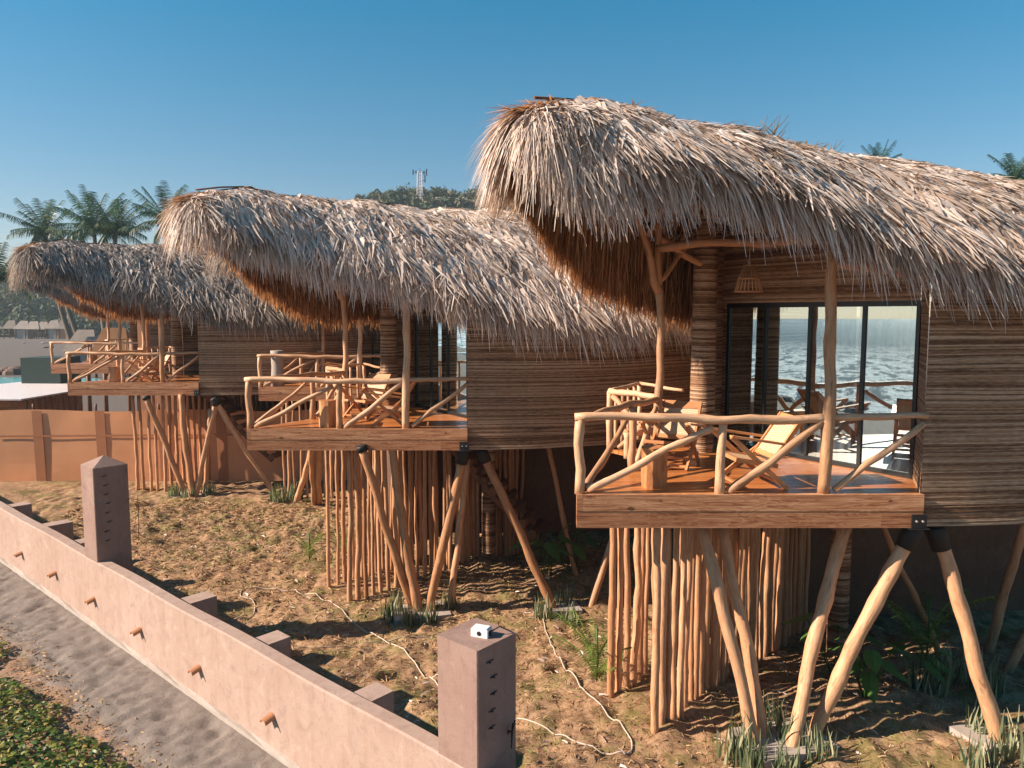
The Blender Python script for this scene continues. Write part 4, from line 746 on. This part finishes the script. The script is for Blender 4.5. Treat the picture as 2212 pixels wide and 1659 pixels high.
# vine carpet
n = 27000; s_ = rng.uniform(-3, 16, n*2); d_ = -1.42-rng.random(n*2)**.8*4.2; ed = -1.55+1.1*vn(s_*.8, s_*0+2)+.5*vn(s_*2.6, d_*2.6); keep = (d_ < ed+.0)&(vn(s_*3.1, d_*3.1) > -.42); s_, d_ = s_[keep], d_[keep]; n = len(s_)
bse = np.array([-.34, 6.89]); P = bse+s_[:, None]*np.array([-.751, .66])+d_[:, None]*np.array([.66, .751]); hh = (.05+.16*np.clip((ed[keep]-d_)/.5, 0, 1))*(.4+rng.random(n)); z = zg(P[:, 0], P[:, 1])+hh; a = rng.uniform(0, 6.28, n); D = np.stack([np.cos(a), np.sin(a), rng.uniform(-.3, .5, n)], 1); N = np.stack([rng.normal(0, .35, n), rng.normal(0, .35, n), np.ones(n)], 1)
o = bladeobj('ground_vine', blades(np.column_stack([P, z]), D, N, rng.uniform(.05, .095, n), rng.uniform(.04, .065, n), .2, .1, 2, .5, .7), M['vine']); tag(o, 'green creeping vine carpet at the edge of the sand path', 'ground cover', None, 'stuff')
# dry grass
n = 110000; yy = 7.5+rng.random(n)**1.35*17; xx = -14+rng.random(n)*21.5; k = (qd(xx, yy) > .35)&(np.abs(xx) < yy*.75+1.5); xx, yy = xx[k], yy[k]; n = len(xx); a = rng.uniform(0, 6.28, n); D = np.stack([np.cos(a), np.sin(a), rng.uniform(-.1, .9, n)], 1); z = zg(xx, yy)
g = sm(-.02, .12, vn(xx*1.4+2, yy*1.4)+.4*vn(xx*.5, yy*.5)); L = rng.uniform(.05, .13, n)*(1+.03*(yy-8)); v, f, r_ = blades(np.column_stack([xx, yy, z-.005]), D, np.tile([0, 0, 1.], (n, 1)), L, L*.12*(1+.06*(yy-8)), .3, .0, 2, 1.2, .7)
tone = np.where(rng.random(n) < .08+.34*g, .88+.12*rng.random(n), rng.random(n)*.8); o = bladeobj('dry_grass', (v, f, np.repeat(tone, 2)), M['straw']); tag(o, 'matted dry straw-coloured grass with green patches covering the garden', 'grass', None, 'stuff')
# litter along the vine edge
n = 2600; s_ = rng.uniform(-3, 13, n); d_ = rng.normal(-1.35, .2, n); P = bse+s_[:, None]*np.array([-.751, .66])+d_[:, None]*np.array([.66, .751]); a = rng.uniform(0, 6.28, n); D = np.stack([np.cos(a), np.sin(a), rng.uniform(0, .3, n)], 1)
o = bladeobj('dead_leaf_litter', blades(np.column_stack([P, zg(P[:, 0], P[:, 1])]), D, np.tile([0, 0, 1.], (n, 1)), rng.uniform(.03, .08, n), rng.uniform(.012, .03, n), .1, .1, 2, 1., .7), M['straw']); tag(o, 'brown dead leaves scattered along the vine edge', 'leaf litter', None, 'stuff')
n = 2600; yy = 7.5+rng.random(n)*15; xx = -12+rng.random(n)*20; k = (qd(xx, yy) > .4)&(vn(xx*.9+4, yy*.9) > -.1); xx, yy = xx[k], yy[k]; n = len(xx); a = rng.uniform(0, 6.28, n); D = np.stack([np.cos(a), np.sin(a), rng.uniform(-.05, .35, n)], 1)
o = bladeobj('garden_litter', blades(np.column_stack([xx, yy, zg(xx, yy)+.012]), D, unit(np.stack([rng.normal(0, .3, n), rng.normal(0, .3, n), np.ones(n)], 1)), rng.uniform(.05, .16, n), rng.uniform(.015, .045, n), .1, .1, 2, 1., .7), M['thatch']); tag(o, 'fallen palm leaf scraps scattered over the garden grass', 'leaf litter', None, 'stuff')
# ---------------------------------------------------------------- fence and far things
fl = gpt(-60, 1052); frr = 0; fl.y = 27.6; fe = Vector((fl.x+15.2, 27.75, -.5)); fl.x = -19.2; d = (fe-fl); d.z = 0; Lf = d.length; d.normalize(); fz = -.5
fn = empty('cloth_fence', (fl.x, fl.y, fz)); fn.rotation_euler = (0, 0, math.atan2(d.y, d.x)); tag(fn, 'ochre cloth fence stretched between posts behind the grass at the left', 'fence')
m = MB(); n = int(Lf/.15)
for i in range(n):
    for j_ in range(8):
        def pt(i, j_): x = Lf*i/n; z = 2.42*j_/8*1.1+(.04*math.sin(x*1.1) if j_ == 8 else 0); return (x, .03*vn(x*1.2, z*1.3)+.012*math.sin(x*9+z)*0, z)
        m.quad([pt(i, j_), pt(i+1, j_), pt(i+1, j_+1), pt(i, j_+1)], None, True)
m.build('cloth', M['cloth'], fn)
def fx(x, y): p = gpt(x, y); return (Vector((p.x, p.y, 0))-Vector((fl.x, fl.y, 0))).dot(d)
for x in (88, 222, 356, 480):
    x0 = fx(x, 1040); m = MB(); m.quad([(x0-.16, -.035, .0), (x0+.20, -.035, .0), (x0+.16, -.035, 2.66), (x0-.20, -.035, 2.66)]); m.quad([(x0-.16, -.031, .0), (x0-.20, -.031, 2.66), (x0+.16, -.031, 2.66), (x0+.2, -.031, .0)]); m.build('post_shadow_strip', M['cloth_shadow'], fn); m = MB(); m.log((x0-.2, .09, -.2), (x0-.2, .09, 2.9), .045, .04, .01); m.build('fence_post', M['darklog'], fn)  # dark strips paint the shadows of the posts on the cloth
m = MB(); m.beam((0, -.036, 1.7), (Lf, -.036, 1.78), .07, .006, (0, 0, 1)); m.build('rail_shadow_strip', M['cloth_shadow'], fn)  # thin dark band paints a rail shadow across the cloth
# awning behind fence
aw = empty('flat_roof_shed', (-20.5, 29, -.5)); tag(aw, 'low shed with flat pale metal roof behind the cloth fence', 'shed'); zr = 2.55
c4 = [onz(-60, 835, 2.3), onz(117, 818, 2.35), onz(160, 828, 2.3), onz(152, 845, 2.2), onz(45, 862, 2.15), onz(-60, 862, 2.15)]; L0 = aw.location; m = MB(); top = [p-L0 for p in c4]; m.quad(top[::-1]); m.quad([p-Vector((0, 0, .06)) for p in top])
for i in range(6): j_ = (i+1) % 6; m.quad([top[i], top[j_], top[j_]-Vector((0, 0, .06)), top[i]-Vector((0, 0, .06))])
m.build('roof_sheet', M['awning'], aw)
for i in range(9): t_ = i/8; p = top[3].lerp(top[4], t_) if t_ < 1 else top[4]; m = MB(); m.log((p.x+.1, p.y+.2, 0), (p.x+.1, p.y+.2, p.z-.05), .05, .05, .01); m.build('post', M['darklog'], aw)
a_, b_ = top[3]+Vector((0, .5, -.15)), top[4]+Vector((-3, .5, -.15)); m = MB(); m.beam(tuple(a_), tuple(b_), .12, .08, (0, 0, 1)); m.beam((a_.x, a_.y+.4, 1.3), (b_.x, b_.y+.4, 1.3), 2.3, .05, (0, 0, 1)); m.build('back_boards', M['beam'], aw)
# dark tank / panel
p0 = onY(47, 833, 37); p1 = onY(128, 773, 37); w_ = p1.x-p0.x; m = MB(); m.box((w_/2, .9, (p1.z+.5)/2), (w_, 1.8, p1.z+.5)); o = m.build('dark_container', M['teal']); o.location = (p0.x, 37, -.5); tag(o, 'dark green box-shaped container beside the farthest terrace', 'container')
# turquoise pool
pc = onz(6, 824, -.5); m = MB(); m.quad([(pc.x+9*math.cos(a), pc.y+4.2*math.sin(a), -.44) for a in np.linspace(0, 2*math.pi, 30, endpoint=False)]); tag(m.build('pool_water', M['pool']), kind='structure')
for k in range(12): p = onz(-10+k*4.6, 806+random.uniform(-3, 3), -.45); m = MB(); sz = random.uniform(.5, .9); n = 7; R = [[(sz*math.cos(b)*math.cos(a)*random.uniform(.8, 1.2), sz*math.cos(b)*math.sin(a), sz*.8*math.sin(b)) for a in np.linspace(0, 2*math.pi, n, endpoint=False)] for b in np.linspace(-.5, 1.4, 5)]; [m.quad([R[j_][c_], R[j_][(c_+1) % n], R[j_+1][(c_+1) % n], R[j_+1][c_]]) for j_ in range(4) for c_ in range(n)]; m.quad(R[-1]); o = m.build('pool_rock', M['rock']); o.location = p; tag(o, 'brown rock in the row along the turquoise pool edge', 'rock', 'rocks along the pool edge')
for i, (x, y, l) in enumerate(((98, 742, 'pale driftwood log on the grey beach, nearer the palms'), (104, 752, 'dark driftwood log below the pale one on the grey beach'), (52, 742, 'small white stone on the open grey beach'))):
    p = onz(x, y, -.5); m = MB(); m.log((-.9, 0, .15), (.9, .3, .2), .16, .12, .05); o = m.build('driftwood', M['concrete'] if i != 1 else M['darklog']); o.location = p; o.scale = (1, 1, 1) if i < 2 else (.35, .5, .8); tag(o, l, 'driftwood')
# terracotta building behind left bungalow
tb = empty('terracotta_building', (-19, 33.5, -.5)); tag(tb, 'terracotta building with dark doorways behind the left terrace', 'building')
def q4(x, Yp): return onY(x, 700, Yp).x+19
xa, xb, xc, xd, xe, xf = q4(296, 33.5), q4(316, 33.5), q4(341, 33.5), q4(347, 33.5), q4(372, 33.5), q4(470, 33.5)
for a_, b_, z0, z1 in ((xa, xb, 0, 7), (xc, xd, 0, 7), (xe, xf, 0, 7), (xb, xc, 6.2, 7), (xd, xe, 6.2, 7), (xb, xc, 0, 3.0), (xd, xe, 0, 3.0)): m = MB(); m.box(((a_+b_)/2, .15 if z1 == 7 and z0 == 0 else .16, (z0+z1)/2), (b_-a_, .3, z1-z0)); m.build('wall', M['terra'], tb)
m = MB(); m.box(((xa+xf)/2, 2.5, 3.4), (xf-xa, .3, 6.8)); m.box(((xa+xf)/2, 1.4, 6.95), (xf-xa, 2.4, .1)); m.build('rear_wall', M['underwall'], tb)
# far huts
def hut(label, x, y, Y, w, h, mat='thatchgrey', mono=False):
    p = onY(x, y, Y); g = Vector((p.x, p.y, -.5)); root = empty('beach_hut', g); tag(root, label, 'hut', 'huts along the far beach'); hh = p.z+.5; m = MB()
    for sx in (-1, 1):
        for sy in (-1, 1): m = MB(); m.tube([(sx*w*.4, sy*w*.3, 0), (sx*w*.4, sy*w*.3, hh*.62)], .12, 6); m.build('post', M['darklog'], root)
    m = MB(); e = .5*w; B4 = [(-e, -e*.75, hh*.55), (e, -e*.75, hh*.55), (e, e*.75, hh*.55), (-e, e*.75, hh*.55)]; T = [(-e*.45, 0, hh), (e*.45, 0, hh)]
    m.quad([B4[0], B4[1], T[1], T[0]]); m.quad([B4[1], B4[2], T[1]]); m.quad([B4[2], B4[3], T[0], T[1]]); m.quad([B4[3], B4[0], T[0]]); me = m.mesh('roof'); at = me.attributes.new('rnd', 'FLOAT', 'FACE'); at.data.foreach_set('value', np.full(len(me.polygons), random.uniform(.12, .5), np.float32)); link('roof', me, M[mat], root)
    if h: m = MB(); m.box((0, 0, hh*.28), (w*.7, w*.5, hh*.56)); m.build('wall', M['terra'] if h == 2 else M['concrete'], root)
for i, (x, w, h) in enumerate(((25, 9, 0), (52, 8, 1), (74, 7, 0), (95, 9, 0), (118, 8, 1), (140, 7, 2))): hut(('open beach hut at the far left end of the village', 'pale walled hut second along the far beach', 'small open hut third along the far beach', 'wide open hut fourth along the far beach', 'pale walled hut left of the first leaning trunk', 'reddish hut between the leaning palm trunks')[i], x, 692+(i*5 % 4), 196, w*(.42+.1*(i % 3)), h)
hut('open beach shelter with pale roof beyond the farthest terrace', 185, 712, 75, 3.6, 0, 'thatchgrey'); hut('pale roofed shelter behind the dark terrace post', 205, 727, 62, 2.8, 0, 'thatchgrey'); hut('mound-shaped straw hut behind the farthest terrace', 247, 708, 45, 3., 0, 'brown')
hut('dark pointed thatch roof peeking between the grey roof and the middle roof', 410, 500, 60, 7, 0, 'brown')
# hills
def hill(name, pts, Y, depth, seed):
    r = np.random.default_rng(seed); xs_ = np.linspace(pts[0][0], pts[-1][0], 70); hy = np.interp(xs_, [p[0] for p in pts], [p[1] for p in pts]); W = [onY(x, y, Y) for x, y in zip(xs_, hy)]; m = MB(); rows = []
    for k_ in range(10): t_ = k_/9; rows.append([(w.x*(1-.0*t_), Y-depth*(1-t_), max(.1, w.z*math.sin(t_*1.5708)**.9+.02*depth*(vn(w.x*.03, t_*5+seed)))) for w in W])
    rows.append([(w.x, Y+depth, 0) for w in W])
    for k_ in range(10):
        for c_ in range(69): m.quad([rows[k_][c_], rows[k_][c_+1], rows[k_+1][c_+1], rows[k_+1][c_]], None, True)
    o = m.build(name, M['hill']); tag(o, kind='structure'); return rows
t = NT('hill_scrub'); c = t.ramp(t.noise(t.coord(), .09, 6, .7), [(.35, (.05, .055, .03)), (.5, (.13, .10, .06)), (.65, (.20, .145, .085))]); t.bsdf(c, .95, t.bump(t.noise(t.coord(), .3, 5), .8, 2), .1); M['hill'] = t.m
def blob(r, n, R, leaf):
    d = unit(r.normal(0, 1, (n, 3))); rad = R*r.uniform(.55, 1.08, n)[:, None]*(1+.25*np.sin(d[:, :1]*5+d[:, 1:2]*4)); P = d*rad*np.array([1, 1, .8]); a = unit(r.normal(0, 1, (n, 3))); N = unit(d+.6*r.normal(0, 1, (n, 3))); return blades(P, np.cross(N, a), N, leaf*r.uniform(.6, 1.3, n), leaf*.7, 0, 0, 1, .3, .4, r)
def woods(name, rows, n, R, leaf, label, rowsel=(2, 10)):
    r = np.random.default_rng(len(label)); parts = []
    for k_ in range(n):
        row = rows[r.integers(*rowsel)]; c_ = r.integers(0, 69); p = np.array(row[c_])+np.array([r.normal(0, 2), r.normal(0, 2), 0]); s_ = r.uniform(.5, 1.2); v, f, q = blob(r, 90, R*s_, leaf); v = v+p+np.array([0, 0, R*s_*.45]); q = np.clip(q*.5+r.uniform(0, .5), 0, 1); parts.append((v, f, q))
    tag(bladeobj(name, join(*parts), M['forest'], smooth=False), label, 'woodland', None, 'stuff')
rw = hill('hill', [(760, 480), (810, 438), (880, 430), (960, 434), (1040, 432), (1120, 428), (1300, 440), (1500, 520)], 260, 70, 1); woods('hillside_scrub', rw, 330, 2.2, 1.0, 'dry scrub and trees covering the hill below the radio mast', (4, 10))
rl = hill('hill', [(-500, 560), (-150, 575), (0, 600), (110, 615), (250, 640), (420, 668), (560, 690)], 330, 110, 2); woods('distant_woods', rl, 620, 5.0, 1.9, 'hazy green woods behind the far beach village', (1, 10))
rr_ = hill('hill', [(-420, 668), (-120, 640), (0, 650), (110, 660), (250, 665), (420, 678)], 225, 16, 4); woods('beach_woods', rr_, 320, 3.2, 1.2, 'lower band of trees directly behind the far beach huts', (1, 10))
# trees on the hill ridge
def ridgetree(label, x, y, Y, R, bare, dens=260):
    top = onY(x, y, Y); b_ = Vector((top.x, top.y, top.z-R*2.3)); root = empty('hill_tree', b_); tag(root, label, 'tree', 'trees along the hill top'); m = MB(); m.tube([(0, 0, 0), (.2, 0, R*.8), (0, 0, R*1.4)], [.35, .25, .15], 6)
    for k_ in range(9): a = k_*2.4; e = random.uniform(.3, 1.1); m.tube([(0, 0, R*(.6+.06*k_)), (R*.5*math.cos(a)*e, R*.5*math.sin(a)*e, R*1.35), (R*.95*math.cos(a)*e, R*.95*math.sin(a)*e, R*(1.75+.2*random.random()))], [.16, .1, .04], 5)
    m.build('trunk', M['bark'], root); v, f, q = blob(rng, dens, R, R*.13 if bare else R*.22); v = v+np.array([0, 0, R*1.45]); q = q*.4+(.35 if bare else 0); bladeobj('crown', (v, f, q), M['forest'], root, smooth=False)
for l, x, y, R, b_ in (('rounded half-bare tree left of the radio mast', 876, 398, 5.2, True), ('dark dense round tree right of the radio mast', 944, 402, 3.6, False), ('brown bushy tree on the hill beside the small house', 985, 409, 4.5, True), ('low spreading tree at the left end of the hill top', 845, 408, 4.2, True), ('green tree next to the tip of the nearest roof', 1042, 404, 5, False), ('dark lower tree at the right of the hill top', 1018, 425, 4, False), ('small tree at the far left slope of the hill', 818, 418, 3, True)): ridgetree(l, x, y, 250, R, b_)
hs = empty('hill_house', onY(975, 446, 240)); tag(hs, 'small pale house with blue front on the hill top', 'house'); m = MB(); m.box((0, 0, 0), (9, 5, 3)); m.build('wall', M['terra'], hs); m = MB(); m.box((1, -2.55, -.2), (5, .1, 1.6)); m.build('front_window', M['teal'], hs); m = MB(); m.quad([(-5, -3.2, 1.45), (5, -3.2, 1.45), (5, 0, 2.9), (-5, 0, 2.9)]); m.quad([(-5, 0, 2.9), (5, 0, 2.9), (5, 3.2, 1.45), (-5, 3.2, 1.45)]); m.quad([(-5, -3.2, 1.45), (-5, 0, 2.9), (-5, 3.2, 1.45)]); m.quad([(5, -3.2, 1.45), (5, 3.2, 1.45), (5, 0, 2.9)]); m.build('roof', M['concrete'], hs)
# radio mast
mt = empty('radio_mast', onY(908, 470, 240)); tag(mt, 'lattice radio mast with antennas on the hill', 'radio mast'); Hm = onY(908, 372, 240).z-mt.location.z; m = MB(); w_ = lambda z: 1.0-.35*z/Hm
cz = np.linspace(0, Hm, 16)
for sx, sy in ((-1, -1), (1, -1), (0, 1)): m.tube([(sx*w_(z), sy*w_(z), z) for z in (0, Hm)], .13, 5)
for i in range(15):
    z0, z1 = cz[i], cz[i+1]; q_ = ((-1, -1), (1, -1), (0, 1))
    for k_ in range(3): a, b_ = q_[k_], q_[(k_+1) % 3]; m.tube([(a[0]*w_(z0), a[1]*w_(z0), z0), (b_[0]*w_(z1), b_[1]*w_(z1), z1)], .07, 4); m.tube([(a[0]*w_(z1), a[1]*w_(z1), z1), (b_[0]*w_(z1), b_[1]*w_(z1), z1)], .06, 4)
m.build('lattice', M['awning'], mt); m = MB(); m.tube([(-2.1, 0, Hm), (2.1, 0, Hm)], .1, 5); m.tube([(0, 0, Hm), (0, 0, Hm+1.3)], .08, 5); m.tube([(0, 0, Hm-2.6), (1.6, 0, Hm-2.6)], .09, 5); m.build('cross_arm', M['steel'], mt)
for x, z, h in ((-2.1, Hm, 1.6), (2.1, Hm, 2.0), (1.6, Hm-2, 2.2), (1.3, Hm-.2, 1.2), (-1.2, Hm, 1.)): m = MB(); m.box((x, 0, z), (.34, .25, h)); m.build('antenna', M['steel'], mt)
for z in (Hm*.5, Hm*.3): m = MB(); m.tube([(.8, -.9, z), (.85, -1.15, z)], .5, 10); m.build('dish', M['white'], mt)
# twigs over the ridge
def bare(label, x, y, Y, s):
    p = onY(x, y, Y); g = Vector((p.x, p.y, 0)); root = empty('bare_tree', g); tag(root, label, 'tree', 'bare trees behind the nearest roof'); m = MB(); m.tube([(0, 0, 0), (.1, 0, p.z*.5), (0, 0, p.z)], [.1, .07, .015], 5); m.build('trunk', M['bark'], root); m = MB()
    for k_ in range(14): a = k_*2.4; z = p.z-s*(.1+.14*k_*.5); m.tube([(0, 0, z-s*.3), (math.cos(a)*s*.3, math.sin(a)*s*.3, z), (math.cos(a)*s*.6, math.sin(a)*s*.6, z+s*.35)], [.02, .014, .007], 4)
    m.build('branches', M['bark'], root)
bare('thin bare twiggy tree rising left behind the nearest ridge', 1640, 268, 24, 1.0); bare('thin bare twiggy tree rising right behind the nearest ridge', 1672, 262, 25, .8); bare('bare tree top right of the two twiggy ones', 1795, 312, 30, .8)
# ---------------------------------------------------------------- light, sky, camera
SUN_EL = math.radians(31); trav = Vector((1, .17, 0)).normalized(); to_sun = Vector((-trav.x*math.cos(SUN_EL), -trav.y*math.cos(SUN_EL), math.sin(SUN_EL)))
sl = bpy.data.lights.new('sun', 'SUN'); sl.energy = 5; sl.angle = math.radians(.53); sl.color = (1., .82, .66); so = bpy.data.objects.new('sun', sl); col.objects.link(so); so.rotation_euler = to_sun.to_track_quat('Z', 'Y').to_euler()
w = bpy.data.worlds.new('World'); scene.world = w; w.use_nodes = True; nt = w.node_tree; bg = nt.nodes['Background']; sk = nt.nodes.new('ShaderNodeTexSky'); sk.sky_type = 'NISHITA'; sk.sun_disc = False; sk.sun_elevation = SUN_EL; sk.sun_rotation = math.atan2(to_sun.x, to_sun.y); sk.altitude = 0; sk.air_density = 1.0; sk.dust_density = 0.; sk.ozone_density = 2.5
hm = nt.nodes.new('ShaderNodeMix'); hm.data_type = 'RGBA'; hm.blend_type = 'MULTIPLY'; hm.inputs['Factor'].default_value = 1; nt.links.new(sk.outputs[0], hm.inputs[6]); tc = nt.nodes.new('ShaderNodeTexCoord'); sz = nt.nodes.new('ShaderNodeSeparateXYZ'); nt.links.new(tc.outputs['Generated'], sz.inputs[0]); rp = nt.nodes.new('ShaderNodeValToRGB'); nt.links.new(sz.outputs[2], rp.inputs[0]); rp.color_ramp.elements[0].position = .02; rp.color_ramp.elements[0].color = (.62, .50, .49, 1); rp.color_ramp.elements[1].position = .42; rp.color_ramp.elements[1].color = (.02, .62, .70, 1); nt.links.new(rp.outputs[0], hm.inputs[7]); nt.links.new(hm.outputs[2], bg.inputs[0]); bg.inputs[1].default_value = .089
cd = bpy.data.cameras.new('camera'); cam = bpy.data.objects.new('camera', cd); col.objects.link(cam); cam.location = (0, 0, EZ); cam.rotation_euler = (math.pi/2-TH, 0, 0); cd.sensor_width = 36; cd.lens = F/2212*36; cd.clip_end = 5000; cd.clip_start = .1; scene.camera = cam
scene.render.engine = 'CYCLES'; vs = scene.view_settings; vs.view_transform = 'Standard'; vs.look = 'None'; vs.exposure = 1.12; vs.gamma = 1
scene.cycles.max_bounces = 8; scene.cycles.transparent_max_bounces = 8
t = NT('haze'); pv = t.n('ShaderNodeVolumePrincipled'); pv.inputs['Color'].default_value = (.72, .88, .98, 1); pv.inputs['Density'].default_value = .00042; pv.inputs['Anisotropy'].default_value = .2; t.l(pv.outputs[0], t.out.inputs['Volume'])
m = MB(); m.box((-60, 150, 28), (900, 620, 62)); o = m.build('haze', t.m); tag(o, 'faint sea haze over the beach and the far hills', 'haze', None, 'stuff')
